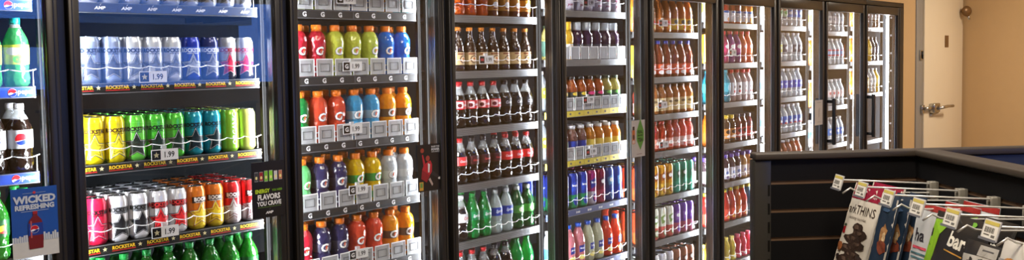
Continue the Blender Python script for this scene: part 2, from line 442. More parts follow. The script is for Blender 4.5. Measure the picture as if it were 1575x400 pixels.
soda('s_blue', 'water_bottle', 'clear soda bottle with blue label', clear('clear_bottle', (205, 220, 222), .5), (225, 228, 230), (30, 60, 165), art=script('Sprite', (225, 235, 250)), neck=None, fill=None, prof=CURVY)
soda('s_ginger', 'soda_bottle', 'white capped green ginger ale bottle', lambda: liquid((22, 92, 40), .35), (230, 235, 230), (70, 150, 60), (.08, .118), art=lambda: [(ell2(.014, .012), (235, 240, 220), .098, 0, 0)], neck=None, fill=None)
soda('s_pepper', 'cola_bottle', 'dark soda bottle with black cap', COLA, (30, 26, 28), (70, 20, 28), art=script('Dr', (235, 230, 230)))
soda('s_lime', 'soda_bottle', 'round shouldered bright green soda bottle', lambda: liquid((25, 170, 80), .55), (20, 160, 70), (25, 150, 70), (.03, .07), neck=None, fill=None, prof=JUG)

def simple(key, name, desc, prof, body, cap, cap_r, cap_h, label, lab, art=(), **k):
    K(key, desc, 'bottle', lambda: make_bottle(name, prof, body() if callable(body) else body, cap, cap_r, cap_h, label, lab, [(g() if callable(g) else g, c, z, a, l) for g, c, z, a, l in art], ridged=False, **k))
def patch(*cs):
    """a few printed patches, one above the other"""
    out = []
    for i, (c, z, w, h, a) in enumerate(cs):
        out.append((ell2(w, h), c, z, a, .0003 * i))
    return out
simple('t_milk', 'milk_bottle', 'white bottle with magenta script', JUG, col((236, 228, 234), .3), (200, 60, 130), .0165, .016, (238, 232, 236), (.02, .088), [(lambda: text2d('yoo', .02, .03, .3), (170, 30, 90), .03, 0, 0), (lambda: text2d('milk', .018, .03, .3), (190, 60, 120), .065, 0, 0)])
simple('t_pomy', 'juice_bottle', 'yellow juice bottle with yellow cap', WIDE, lambda: liquid((235, 185, 40), .4), (240, 190, 40), .024, .04, (245, 240, 230), (.02, .084), patch(((240, 180, 30), .05, .01, .03, .1)))
simple('t_pom', 'juice_bottle', 'dark berry juice bottle with clear cap', WIDE, lambda: liquid((64, 40, 70), .2), (205, 212, 220), .024, .04, (70, 70, 78), (.02, .084), patch(((235, 235, 228), .055, .006, .026, .1), ((205, 120, 120), .028, .012, .006, -.2)), capm=clear('clear_cap', (215, 222, 228), .4))
simple('t_amber', 'tea_bottle', 'amber tea bottle with yellow label', TEA, lambda: liquid((186, 92, 34), .4), (30, 28, 26), .0205, .014, (60, 70, 66), (.02, .098), patch(((235, 200, 60), .088, .024, .009, 0), ((70, 150, 140), .05, .018, .014, 0)))
simple('t_pinkl', 'tea_bottle', 'amber tea bottle with pink label', TEA, lambda: liquid((186, 92, 40), .4), (30, 28, 26), .0205, .014, (60, 70, 66), (.02, .098), patch(((225, 60, 120), .088, .024, .009, 0), ((70, 150, 140), .05, .018, .014, 0)))
simple('t_green', 'tea_bottle', 'pale green tea bottle', TEA, lambda: liquid((190, 180, 110), .5), (40, 60, 46), .0205, .014, (70, 100, 90), (.02, .098), patch(((120, 200, 90), .088, .024, .009, 0), ((80, 160, 150), .05, .018, .014, 0)))
simple('t_plum', 'tea_bottle', 'brown tea bottle with green label', TEA, lambda: liquid((110, 60, 50), .3), (205, 205, 208), .0205, .014, (60, 90, 66), (.06, .098), patch(((30, 60, 60), .04, .02, .016, 0)))
simple('t_cobalt', 'tea_bottle', 'tea bottle with cobalt blue label', TEA, lambda: liquid((130, 90, 80), .4), (215, 215, 218), .0205, .014, (40, 60, 150), (.06, .098), patch(((40, 90, 80), .04, .02, .016, 0)))
simple('t_gold', 'tea_bottle', 'golden tea bottle with yellow label', TEA, lambda: liquid((215, 140, 40), .5), (225, 222, 215), .0205, .014, (225, 195, 90), (.06, .098), patch(((30, 60, 60), .04, .02, .016, 0)))
for k_, d_, c_ in (('l_pink', 'blue capped pink lemonade bottle', (240, 150, 160)), ('l_pale', 'blue capped cloudy lemonade bottle', (220, 222, 190)), ('l_orange', 'blue capped orange fruit tea bottle', (232, 80, 40))):
    simple(k_, 'lemonade_bottle', d_, JUG, (lambda c=c_: liquid(c, .45)), (25, 90, 210), .0168, .018, None, (.06, .08), [(lambda: poly2([(-.02, -.02), (.022, -.014), (.022, .022), (-.02, .016)]), (40, 50, 140), .085, .1, 0), (lambda: text2d('brisk', .014, .03, .2), (240, 240, 245), .088, .1, .0005), (lambda: ell2(.022, .013), (240, 225, 120), .04, .05, 0)])
simple('o_tea', 'tea_bottle', 'brown tea bottle with orange label', JUG, lambda: liquid((208, 118, 52), .4), (150, 90, 40), .0168, .016, (225, 130, 50), (.02, .088), patch(((235, 60, 30), .06, .02, .012, -.2), ((245, 210, 120), .035, .016, .012, .2)))
simple('o_yel', 'tea_bottle', 'brown tea bottle with yellow label', JUG, lambda: liquid((212, 128, 58), .4), (150, 90, 40), .0168, .016, (235, 190, 40), (.02, .088), patch(((90, 90, 80), .068, .015, .014, -.2), ((200, 80, 30), .035, .016, .012, .2)))
simple('b_red', 'tea_bottle', 'dark red tea bottle with blue cap', JUG, lambda: liquid((150, 66, 38), .35), (35, 60, 175), .0168, .018, (226, 92, 50), (.02, .080), patch(((245, 238, 232), .030, .024, .012, 0), ((240, 200, 190), .064, .016, .008, 0)))
simple('h_tea', 'tea_bottle', 'honey coloured tea bottle', TEA, lambda: liquid((190, 116, 54), .4), (120, 70, 40), .0205, .014, (222, 196, 140), (.02, .096), patch(((240, 190, 70), .06, .008, .03, .5), ((110, 90, 60), .075, .014, .008, -.3)))
simple('h_pink', 'juice_bottle', 'coral pink juice bottle', TEA, lambda: liquid((220, 100, 85), .5), (210, 90, 80), .0205, .014, (232, 190, 180), (.02, .075), patch(((245, 240, 238), .05, .018, .014, 0), ((225, 80, 70), .03, .02, .008, .2)))
simple('h_red', 'juice_bottle', 'tomato red juice bottle', TEA, lambda: liquid((200, 62, 42), .5), (200, 60, 50), .0205, .014, (225, 150, 130), (.02, .075), patch(((245, 240, 235), .05, .014, .012, 0), ((205, 60, 50), .03, .02, .006, .2)))
simple('j_red', 'juice_bottle', 'red juice bottle with white label', JUG, lambda: liquid((220, 60, 36), .5), (35, 110, 190), .0168, .016, (238, 238, 242), (.015, .088), patch(((50, 110, 190), .080, .03, .008, 0), ((235, 150, 40), .03, .012, .014, .3)))
simple('j_orange', 'juice_bottle', 'orange juice bottle with white label', JUG, lambda: liquid((240, 160, 40), .5), (235, 140, 40), .0168, .016, (238, 238, 242), (.015, .088), patch(((50, 110, 190), .080, .03, .008, 0), ((235, 150, 40), .03, .018, .018, .1)))
simple('v_pink', 'vitamin_drink_bottle', 'pink vitamin drink bottle', SODA, lambda: liquid((206, 80, 130), .5), (225, 60, 80), .0165, .018, (215, 60, 120), (.07, .13), patch(((245, 240, 245), .112, .02, .014, 0)))
simple('v_violet', 'vitamin_drink_bottle', 'violet vitamin drink bottle', SODA, lambda: liquid((150, 60, 150), .5), (215, 50, 80), .0165, .018, (190, 60, 150), (.07, .13), patch(((245, 240, 245), .112, .02, .014, 0)))
simple('v_peach', 'vitamin_drink_bottle', 'peach vitamin drink bottle', SODA, lambda: liquid((225, 120, 80), .5), (225, 60, 60), .0165, .018, (232, 120, 80), (.07, .13), patch(((245, 240, 245), .112, .02, .014, 0)))
simple('a_teal', 'water_bottle', 'teal water bottle', SODA, lambda: liquid((40, 165, 190), .5), (60, 180, 205), .0165, .018, (70, 185, 205), (.07, .13), patch(((180, 230, 240), .10, .012, .02, 0)))
simple('a_berry', 'vitamin_drink_bottle', 'red capped white label drink bottle', SODA, lambda: liquid((205, 180, 178), .5), (210, 40, 45), .0185, .02, (235, 232, 234), (.05, .13), patch(((90, 70, 80), .1, .01, .01, 0), ((200, 60, 70), .07, .014, .01, .1)))
simple('y_smooth', 'smoothie_bottle', 'smoothie bottle with yellow cap', TEA, lambda: liquid((90, 60, 40), .3), (235, 200, 50), .0215, .02, (225, 150, 70), (.03, .096), patch(((60, 40, 36), .075, .02, .014, 0), ((240, 230, 220), .045, .015, .01, 0)))
simple('y_dark', 'smoothie_bottle', 'dark berry smoothie bottle', TEA, lambda: liquid((110, 46, 46), .3), (60, 50, 60), .0215, .02, (190, 80, 80), (.03, .096), patch(((60, 36, 40), .075, .02, .014, 0), ((240, 230, 225), .045, .015, .01, 0)))
simple('p_white', 'protein_shake_bottle', 'purple capped white shake bottle', WIDE, lambda: liquid((80, 60, 70), .3), (95, 70, 165), .024, .022, (232, 230, 240), (.02, .094), patch(((110, 130, 190), .06, .014, .012, 0), ((90, 60, 120), .03, .016, .01, .1)))
simple('p_tan', 'protein_shake_bottle', 'purple capped caramel shake bottle', WIDE, lambda: liquid((200, 150, 95), .4), (85, 60, 140), .024, .022, (222, 205, 196), (.02, .094), patch(((90, 80, 150), .06, .014, .012, 0), ((150, 90, 60), .03, .016, .01, .1)))
simple('r_red', 'juice_bottle', 'red juice bottle with yellow cap', JUG, lambda: liquid((215, 50, 40), .5), (230, 205, 60), .0175, .017, (225, 80, 60), (.02, .085), patch(((245, 240, 235), .055, .014, .014, .1), ((240, 170, 60), .03, .012, .009, -.2)))
simple('r_orange', 'juice_bottle', 'tangerine juice bottle with yellow cap', JUG, lambda: liquid((235, 110, 45), .5), (230, 205, 60), .0175, .017, (235, 130, 70), (.02, .085), patch(((245, 240, 235), .055, .014, .014, .1), ((200, 50, 50), .03, .012, .009, -.2)))
simple('r_teal', 'juice_bottle', 'blue green juice bottle with yellow cap', JUG, lambda: liquid((50, 110, 140), .5), (230, 205, 60), .0175, .017, (70, 140, 170), (.02, .085), patch(((235, 240, 245), .055, .014, .014, .1)))
simple('k_yel', 'kids_drink_bottle', 'small yellow hourglass drink bottle', HOUR, lambda: liquid((232, 205, 70), .5), (235, 215, 90), .0165, .02, (240, 215, 80), (.012, .04), patch(((245, 245, 230), .026, .014, .008, 0)))
simple('k_pink', 'kids_drink_bottle', 'small pink hourglass drink bottle', HOUR, lambda: liquid((225, 60, 100), .5), (232, 90, 120), .0165, .02, (232, 80, 110), (.012, .04), patch(((245, 230, 235), .026, .014, .008, 0)))
CLB = clear('clear_water', (222, 230, 236), .5)
def water(key, desc, cap, lab, art, body=None):
    simple(key, 'water_bottle', desc, SODA, body or CLB, cap, .0155, .015, lab, (.07, .125), art)
water('w_green', 'water bottle with pale green label', (235, 235, 238), (190, 225, 195), patch(((60, 160, 80), .10, .016, .012, 0), ((205, 60, 60), .12, .012, .004, -.3)))
water('w_azure', 'water bottle with azure label', (240, 240, 242), (60, 120, 205), patch(((230, 240, 250), .10, .016, .012, 0)))
water('w_white', 'water bottle with white label', (235, 238, 240), (225, 230, 234), patch(((150, 160, 175), .10, .016, .012, 0)))
water('w_dark', 'water bottle with navy label', (200, 204, 212), (62, 68, 92), patch(((215, 220, 230), .10, .016, .012, 0)))
water('w_lemon', 'water bottle with lemon label', (235, 235, 235), (215, 215, 60), patch(((240, 240, 220), .10, .016, .012, 0)))
water('w_cobalt', 'water bottle with cobalt label', (242, 242, 245), (40, 65, 190), patch(((180, 195, 235), .10, .016, .008, 0)))
water('w_sea', 'water bottle with bright blue label', (240, 242, 245), (30, 95, 190), patch(((220, 235, 245), .09, .016, .01, 0), ((190, 40, 60), .075, .02, .006, 0)))
water('w_red', 'water bottle with red striped label', (232, 234, 236), (150, 175, 215), patch(((200, 50, 60), .118, .035, .006, 0), ((200, 50, 60), .078, .035, .006, 0)))
water('w_rose', 'water bottle with pale red label', (225, 225, 228), (232, 214, 212), patch(((205, 70, 70), .10, .014, .012, 0)))
simple('w_juice', 'juice_bottle', 'tan juice bottle with white cap', SODA, lambda: liquid((196, 120, 86), .5), (235, 232, 228), .0155, .015, (220, 190, 175), (.07, .115), patch(((190, 70, 60), .09, .014, .01, 0)))
simple('w_oj', 'juice_bottle', 'orange juice bottle with orange label', JUG, lambda: liquid((235, 140, 45), .5), (235, 235, 230), .0168, .016, (235, 120, 50), (.02, .088), patch(((240, 225, 205), .055, .016, .014, 0)))
simple('w_cola', 'tea_bottle', 'brown tea bottle with white label', SODA, lambda: liquid((120, 76, 52), .45), (225, 222, 220), .0155, .015, (225, 220, 216), (.07, .115), patch(((120, 60, 46), .09, .014, .01, 0)))
simple('w_soda', 'soda_bottle', 'yellow soda bottle with pale cap', SODA, lambda: liquid((225, 190, 60), .5), (235, 232, 215), .0155, .015, (230, 205, 110), (.07, .12), patch(((245, 240, 220), .095, .014, .01, 0)))
simple('w_night', 'soda_bottle', 'dark blue bottle among pale ones', SODA, lambda: liquid((66, 70, 92), .3), (70, 70, 84), .0155, .015, (80, 84, 110), (.07, .12), patch(((150, 155, 175), .095, .014, .01, 0)))
TALL = [(.027, 0), (.030, .002), (.0355, .012), (.036, .016), (.036, .172), (.0345, .178), (.030, .187), (.0302, .190)]
def tall(key, desc, body, low, acc, word=None):
    def fn():
        mb = MB(); B = mat('tall_%d_%d_%d' % body, body, .28, .3, coat=.4, vary=.03); L = mat('tall_%d_%d_%d' % low, low, .28, .3, coat=.4, vary=.03)
        p = TALL[:4] + [(.036, .075)] + TALL[4:]
        mb.lathe(p, [L] * 4 + [B] * (len(p) - 5), 24, cap_top=False)
        A = col(acc, .3)
        wrap(mb, poly2([(-.02, -.03), (.026, -.012), (.02, .034), (-.026, .014)]), A, .036, .12, 0)
        wrap(mb, ell2(.018, .022), A, .036, .04, .2)
        wrap(mb, ell2(.012, .015), B, .036, .04, .2, .0008)
        if word:
            wrap(mb, text2d(word, .016, .03, .15), WHITE, .036, .125, 0, .001)
        else:
            wrap(mb, ell2(.013, .012), WHITE, .036, .122, 0, .001)
        o = mb.build('tea_can'); t = MB()
        t.lathe([(.0298, .1885), (.0302, .1905), (.0285, .191), (.0275, .187)], mat('can_rim', (175, 175, 178), .2, .9), 22, cap_top=False, cap_bot=False)
        t.lathe([(.0277, .1868), (.001, .187)], LIDM, 22, cap_bot=False)
        t.box((-.007, -.004, .187), (.007, .018, .189), ALU, .001)
        t.build('lid', o)
        return o
    K(key, desc, 'can', fn)
tall('b_ice', 'tall blue green iced tea can', (40, 60, 160), (30, 140, 90), (40, 70, 175), 'brisk')
tall('b_mag', 'tall magenta fruit drink can', (165, 40, 110), (200, 190, 205), (45, 50, 140), 'brisk')
tall('b_wine', 'tall wine red fruit drink can', (140, 35, 70), (175, 60, 90), (90, 25, 60))
tall('b_deep', 'tall deep blue tea can', (45, 75, 145), (35, 60, 150), (90, 140, 190))
tall('z_gold', 'tall golden tea can', (225, 160, 40), (235, 190, 70), (150, 80, 30))
tall('z_green', 'tall green tea can', (40, 150, 120), (60, 165, 140), (30, 100, 80))
tall('z_ivory', 'tall ivory red fruit can', (225, 228, 210), (205, 90, 80), (110, 140, 70))
tall('z_violet', 'tall violet grape can', (110, 60, 165), (190, 90, 120), (150, 100, 200))
tall('z_red', 'tall orange red tea can', (225, 70, 40), (235, 110, 60), (245, 200, 80))
tall('z_white', 'tall pale grey drink can', (222, 222, 225), (200, 195, 195), (150, 150, 160))
tall('z_brown', 'tall brown cream coffee can', (170, 110, 80), (225, 205, 180), (110, 60, 40))

# ------------------------------------------------------------------ room shell
PITCH = .77
TAN = mat('tan_wall_paint', (200, 164, 116), .75, vary=.03, scale=9)
CREAM = mat('cream_panel', (228, 210, 180), .6, vary=.02, scale=6)
DARK = mat('door_frame_black', (30, 29, 29), .38, .3, vary=.04)
STILE = mat('door_stile_anodised', (58, 55, 52), .32, .5, vary=.04)
INNER = mat('cooler_liner', (40, 45, 50), .6, vary=.03, spec=.3)
XE = 6.935                     # end of the cooler run
XR = 8.62                      # the wall it meets
b = MB(); b.box((-4, -5.3, -.1), (XR + .1, 1.9, 0), mat('vinyl_floor_tile', (150, 140, 128), .4, vary=.1, scale=3)); struct('floor', b)
b = MB(); b.box((-4, -5.3, 3.0), (XR + .1, 1.9, 3.1), mat('ceiling_tile', (205, 200, 192), .8, vary=.05, scale=30)); struct('ceiling', b)
b = MB(); b.box((XR, -5.3, 0), (XR + .1, 1.9, 3.0), TAN); struct('wall_right', b)
b = MB(); b.box((-4.1, -5.3, 0), (-4, 1.9, 3.0), TAN); struct('wall_left', b)
b = MB(); b.box((-4, 0.0, 2.105), (XR, .10, 3.0), TAN)
b.box((XE + .03, 0.0, 0), (7.262, .10, 2.105), TAN); b.box((7.262, 0.0, 2.66), (XR, .1, 2.105), TAN); struct('wall_front', b)
b = MB(); b.box((-4, 1.3, 0), (XR, 1.4, 3.0), INNER); struct('wall_cooler', b)
b = MB(); b.box((-4, .72, 2.2), (XE, 1.3, 2.26), INNER); b.box((XE + .01, .1, 0), (XE + .05, 1.3, 2.26), INNER); b.box((-4, .1, 2.2), (XE, .72, 2.26), INNER); struct('ceiling_cooler', b)
# shop front behind the camera: wide windows on the dusk outside
wx = [(.55, 1.72), (1.76, 3.95)]
zs0, zs1 = 1.42, 2.32
b = MB()
b.box((-4, -5.3, 0), (XR, -5.2, zs0), TAN); b.box((-4, -5.3, zs1), (XR, -5.2, 3.0), TAN)
b.box((-4, -5.3, zs0), (wx[0][0], -5.2, zs1), TAN); b.box((wx[-1][1], -5.3, zs0), (XR, -5.2, zs1), TAN)
b.box((wx[0][1], -5.3, zs0), (wx[1][0], -5.2, zs1), TAN)
struct('wall_back', b)
PANE = pane_mat()
for i, (x0, x1) in enumerate(wx):
    f = MB()
    for a, c in (((x0, -5.29, zs0), (x0 + .05, -5.21, zs1)), ((x1 - .05, -5.29, zs0), (x1, -5.21, zs1)), ((x0 + .05, -5.29, zs0), (x1 - .05, -5.21, zs0 + .05)), ((x0 + .05, -5.29, zs1 - .05), (x1 - .05, -5.21, zs1))):
        f.box(a, c, DARK)
    o = struct('window_%d' % (i + 1), f)
    p = MB(); p.box((x0 + .05, -5.256, zs0 + .05), (x1 - .05, -5.25, zs1 - .05), PANE); p.build('pane', o)
b = MB(); b.box((-30, -60, -.15), (40, -5.3, -.1), mat('wet_asphalt', (120, 125, 132), .5, vary=.25, scale=1.5)); struct('ground_outside', b)

b = MB(); b.box((3.4, -10.3, 2.27), (6.4, -10.0, 2.42), col((196, 200, 200), .6)); b.box((3.5, -10.25, -.1), (3.62, -10.1, 2.27), GREY); b.box((6.1, -10.25, -.1), (6.22, -10.1, 2.27), GREY)
b.box((3.0, -14.3, 2.0), (8.4, -14.0, 2.5), mat('far_roof', (70, 78, 92), .7, vary=.5, scale=4)); struct('building_outside', b)
# walk-in cooler door at the end of the run
b = MB()
FR = mat('door_frame_grey', (150, 146, 140), .45, .2, vary=.02)
b.box((7.262, -.012, 0), (7.425, .06, 2.66), FR, .004); b.box((7.425, .04, 0), (7.452, .09, 2.66), BLACK)
b.box((7.262, -.012, 2.66), (8.59, .06, 2.72), FR)
door = struct('door_1', b)
b = MB(); b.box((7.452, -.02, .02), (8.585, .09, 2.655), CREAM, .006); b.build('leaf', door)
b = MB()
CH = mat('chrome', (190, 188, 182), .18, 1.0)
b.box((7.37, -.035, 1.105), (7.43, -.012, 1.185), CH, .006); b.tube([(7.40, -.05, 1.15), (7.60, -.055, 1.15)], .016, CH); b.box((7.58, -.075, 1.10), (7.74, -.02, 1.19), CH, .012)
b.tube([(7.66, -.08, 1.14), (7.80, -.12, 1.155), (7.97, -.115, 1.15)], .015, CH); b.tube([(7.60, -.02, 1.08), (7.72, -.055, 1.10)], .012, CH)
b.build('latch_handle', door)
b = MB(); b.box((8.02, -.0235, 1.715), (8.125, -.02, 1.83), mat('brass_plate', (128, 94, 54), .4, .4)); b.build('plate', door)
for zz in (2.16, 1.60):
    b = MB(); b.box((7.33, -.026, zz), (7.40, -.012, zz + .09), CH, .003); b.tube([(7.365, -.03, zz + .01), (7.365, -.03, zz + .08)], .008, BLACK); b.build('strike', door)
# round door sensor at the corner
o = empty('door_sensor', (8.50, -.07, 2.075)); tag(o, 'small round brass knob by the cream door, in the wall corner', 'sensor')
o.rotation_euler = (0, 0, math.atan2(-.75, .66) * -1 - PI / 2 + .06)
b = MB(); b.lathe([(.050, 0), (.054, .012), (.048, .024), (.012, .034)], mat('brass_plate', (128, 94, 54), .4, .4), 24)
q = b.build('disc', o); q.rotation_euler = (PI / 2, 0, 0)
b = MB(); b.tube([(.02, .0, -.035), (.03, -.01, -.085)], .013, CH, 10); b.tube([(0, .0, 0), (0, .075, 0)], .014, CH, 10); b.build('stem', o)

# ------------------------------------------------------------------ coolers
LED = glow('led_light', (244, 248, 255), 88.0)
GUARDM = clear('clear_guard', (206, 210, 214), .32); WIRE = mat('white_wire', (235, 235, 235), .35)
DECK = mat('shelf_deck', (34, 34, 36), .55, .1)
STRIPS = {
    'rock': (22, 20, 19), 'amp': (30, 28, 27), 'g': (40, 40, 41), 'pepsi': (22, 70, 180), 'metal': (150, 152, 155), 'yellow': (226, 206, 70), 'brisk': (66, 78, 130)}
SW0, SW1, SY = -.012, .682, .135
def price_strip(kind, d, z, parent):
    m = MB(); base = ALU if kind == 'metal' else col(STRIPS[kind], .55)
    x0, x1 = d + SW0, d + SW1
    m.box((x0, SY, z - .032), (x1, SY + .006, z + .002), base)
    y = SY - .0006; zc = z - .015
    m.box((x0, SY - .002, z - .0325), (x1, SY, z - .030), GREY); m.box((x0, SY - .002, z), (x1, SY, z + .002), GREY)
    if kind == 'rock':
        n = 6; w = (x1 - x0) / n
        for i in range(n):
            front(m, text2d('ROCKSTAR', .0155, .04, 0, .95), col((238, 196, 40), .4), x0 + w * (i + .5), y, zc + .003)
            front(m, rect2(.078, .003), col((190, 40, 30), .4), x0 + w * (i + .5), y, zc - .007)
            front(m, star2(.008), col((232, 222, 170), .4), x0 + w * (i + 1) - .004, y, zc + .002)
    elif kind == 'amp':
        for i in range(8):
            front(m, text2d('AMP', .014, .04, .2, 1.2), WHITE, x0 + .04 + .0862 * i, y, zc)
            front(m, poly2([(0, .004), (.006, .012), (.002, .004), (-.004, .004)]), WHITE, x0 + .04 + .0862 * i, y, zc + .004)
    elif kind == 'g':
        for i in range(8):
            front(m, text2d('G', .026, .04), WHITE, x0 + .045 + .0835 * i, y, zc)
        m.box((x0 + .36, y - .0006, z - .028), (x0 + .362, y, z - .002), GREY)
    elif kind == 'pepsi':
        for i in range(4):
            xx = x1 - .030 - i * .17
            for j, (g, c) in enumerate(globe2(.012)):
                front(m, g, col(c, .4), xx - .036, y - .0003 * j, zc)
            front(m, text2d('pepsi', .021, .02), WHITE, xx, y, zc)
            m.box((xx - .086, y - .0006, z - .03), (xx - .084, y, z), WHITE)
    elif kind == 'yellow':
        for i in range(9):
            front(m, ell2(.009, .006, 12), col((120, 112, 96), .4), x0 + .05 + .075 * i, y, zc)
            m.box((x0 + .087 + .075 * i, y - .0005, z - .028), (x0 + .089 + .075 * i, y, z - .003), col((190, 170, 60)))
    elif kind == 'brisk':
        for i in range(7):
            front(m, text2d('brisk', .017, .03, .2), WHITE, x0 + .06 + .098 * i, y, zc)
    else:
        for j in range(3):
            m.box((x0, y - .001, z - .026 + .008 * j), (x1, y, z - .023 + .008 * j), GREY)
    return m.build('price_strip', parent)
def guard(kind, d, z, xs, pitch, parent):
    m = MB(); y = SY - .004
    if kind == 'wire':
        for x in xs:
            pts = [(x - pitch / 2 + pitch * t, y - .012 * math.sin(PI * t) + .004, z + .055 - .006 * math.sin(PI * t)) for t in [k / 6 for k in range(7)]]
            m.tube(pts, .0016, WIRE, 5)
        for x in (xs[0] + pitch / 2, xs[-1] - pitch / 2):
            m.tube([(x, y + .004, z + .055), (x, y + .03, z + .05), (x, y + .03, z + .002)], .0015, WIRE, 5)
    else:
        h = .072
        for x in xs:
            w = pitch * .44
            m.box((x - w, y - .002, z + .004), (x + w, y, z + h), GUARDM)
            for a, c in (((x - w, y - .004, z + h - .004), (x + w, y - .001, z + h)), ((x - w, y - .004, z + .004), (x - w + .002, y - .001, z + h)), ((x + w - .002, y - .004, z + .004), (x + w, y - .001, z + h))):
                m.box(a, c, WIRE)
            if kind == 'slot':
                for a, c in (((x - w * .6, y - .004, z + .02), (x + w * .6, y - .002, z + .023)), ((x - w * .6, y - .004, z + .05), (x + w * .6, y - .002, z + .053)), ((x - w * .6, y - .004, z + .02), (x - w * .6 + .003, y - .002, z + .053)), ((x + w * .6 - .003, y - .004, z + .02), (x + w * .6, y - .002, z + .053))):
                    m.box(a, c, GREY)
    return m.build('front_guard', parent)

Z = [1.877, 1.615, 1.351, 1.085, .826, .558, .28]
def S(z, kinds, pitch=.077, right=.646, rows=2, strip='metal', gd='wire', left=None, deep=.078):
    return dict(z=z, kinds=kinds.split() if kinds else [], pitch=pitch, right=right, rows=rows, strip=strip, gd=gd, left=left, deep=deep)
def SG(z, kinds, rows=2):
    return S(z, kinds, .0876, .638, rows, 'g', 'slot', deep=.086)
def SCN(z, kinds, rows=5, strip='rock'):
    return S(z, kinds, .0693, .648, rows, strip, 'wire', deep=.0696)
BAYS = {
 -1: [S(Z[0], '', strip='pepsi'), S(Z[1] - .003, 's_mist', rows=1, strip='pepsi'), S(Z[2] - .003, 's_diet', strip='pepsi'), S(Z[3], 's_dew'), S(Z[4], 's_dew'), S(Z[5], 's_diet', rows=1), S(Z[6], '')],
 0: [SCN(Z[0], 'c_silver', 1, 'amp'), SCN(Z[1], 'c_steel c_steel c_silver c_silver c_silver c_blue c_navy c_punch c_punch', 2), SCN(Z[2], 'c_yellow c_yellow c_lime c_green c_green c_teal c_teal c_organic c_pale'),
     SCN(Z[3], 'c_pink c_black c_black c_red c_red c_boom c_boom c_fruit c_fruit'), S(Z[4], 's_dew', right=.642), S(Z[5], '', strip='metal'), S(Z[6], '', strip='metal')],
 1: [SG(Z[0], 'g_lime g_lime g_clear g_blue g_blue g_orange g_teal', 1), SG(Z[1], 'g_red g_red g_yellow g_yellow g_lime g_blue g_blue'), SG(Z[2], 'g_green g_fire g_fire g_sky g_sky g_orange g_orange'),
     SG(Z[3], 'g_mint g_purple g_purple g_gold g_gold g_clear g_clear'), SG(Z[4], 'g_red g_purple g_purple g_fire g_fire g_orange g_orange'), S(Z[5], '', strip='g'), S(Z[6], '')],
 2: [S(Z[0], 's_orange s_orange s_orange s_cream s_cream s_cream s_cream', rows=1), S(Z[1] + .004, 's_root'), S(Z[2] + .004, 's_cherry s_cherry s_cherry s_cherry s_zero s_zero s_zero'),
     S(Z[3] + .008, 's_coke s_zerored s_zerored s_zerored s_coke s_coke s_coke'), S(Z[4], 's_dcoke s_sprite s_sprite s_blue s_blue s_ginger s_ginger'), S(Z[5], 's_coke s_coke s_coke s_pepper s_pepper s_lime s_lime', right=.636), S(Z[6], '')],
 3: [S(1.921, 't_milk', .081, .632, 1), S(1.662, 't_pomy t_pom t_pom t_pom t_pom t_pom', .081, .632, 1, gd='plate', left='t_green'), S(1.393, 't_amber t_amber t_amber t_pinkl t_pinkl t_green t_green', .077, .64, 2, 'yellow', 'slot', left='w_lemon'),
     S(1.131, 't_plum t_cobalt t_cobalt t_gold t_gold t_gold t_gold', .077, .64, 2, 'yellow', 'slot', left='w_lemon'), S(.868, 'b_ice b_ice b_mag b_wine b_deep b_deep', .079, .64, 4, 'brisk', left='b_ice', deep=.075), S(.560, 'l_pink l_pink l_pale l_pale l_orange l_orange', .083, .632, 1, 'brisk', left='w_azure'), S(.28, '')],
 4: [S(1.814, 'o_tea o_tea o_yel o_yel o_yel', .082, .632, 1, left='w_oj'), S(1.548, 'b_red', .082, .632, 1, left='z_gold'), S(1.325, 'h_tea', .077, .64, 1, left='h_pink'), S(1.102, 'h_red h_red h_pink h_pink h_pink', .077, .64, 1, left='h_red'),
     S(.829, 'z_gold z_gold z_green z_green z_green', .079, .632, 4, left='z_red', deep=.075), S(.570, 'z_ivory z_ivory z_violet z_violet z_violet', .079, .632, 4, left='z_red', deep=.075), S(.29, 'z_white z_white z_brown z_brown z_brown', .079, .632, 3, left='z_white', deep=.075)],
 5: [S(Z[0] + .004, 'j_red j_red j_red j_orange j_orange', .081, .636, 1, left='w_lemon'), S(Z[1] + .004, 'v_pink v_violet v_violet v_peach v_peach', .081, .636, 1, left='z_gold'), S(Z[2] + .008, 'a_teal a_teal a_berry a_berry a_berry a_berry', .077, .638, 1, left='a_teal'),
     S(Z[3], 'y_smooth y_smooth y_dark y_dark y_dark', .077, .64, 1, left='w_oj'), S(Z[4], 'p_white p_white p_tan p_tan', .08, .636, 2, left='p_white'), S(Z[5], 'r_red r_red r_orange r_red r_teal', .08, .636, 1, left='r_red'), S(Z[6], 'k_yel k_yel k_pink k_pink k_pink', .075, .64, 1, left='k_yel')],
 6: [S(Z[0], 'w_green w_green w_azure w_azure w_azure', .08, .636, 1, left='w_green'), S(Z[1] + .004, 'w_lemon w_dark w_white w_dark w_dark', .08, .636, 1, left='w_green'), S(Z[2] + .004, 'w_cobalt', .08, .636, 1, left='w_azure'), S(Z[3] + .006, 'w_sea', .08, .636, 1, left='w_azure'), S(Z[4], 'w_juice', .08, .636, 1, left='w_white'), S(Z[5], ''), S(Z[6], '')],
 7: [S(1.846, 'w_white', .08, .636, 1, left='w_lemon'), S(1.580, 'w_red', .08, .636, 1, left='w_oj'), S(1.252, 'w_rose', .08, .636, 1, left='w_oj'), S(.945, 'w_azure', .08, .636, 1, left='w_sea'), S(.66, ''), S(.36, '')],
 8: [S(1.890, 'w_cola w_white w_cola w_cola', .08, .636, 1, left='w_oj'), S(1.60, 'w_soda w_soda w_night w_night', .08, .62, 1, left='w_oj'), S(1.325, 'w_soda w_white w_white w_soda', .08, .636, 1, left='w_oj'), S(.915, ''), S(.6, ''), S(.36, '')],
}
ORD = ['first', 'second', 'third', 'fourth', 'fifth', 'sixth', 'seventh', 'eighth', 'ninth', 'tenth', 'eleventh']
ROWN = ['front row', 'second row back', 'third row back', 'fourth row back', 'fifth row back']
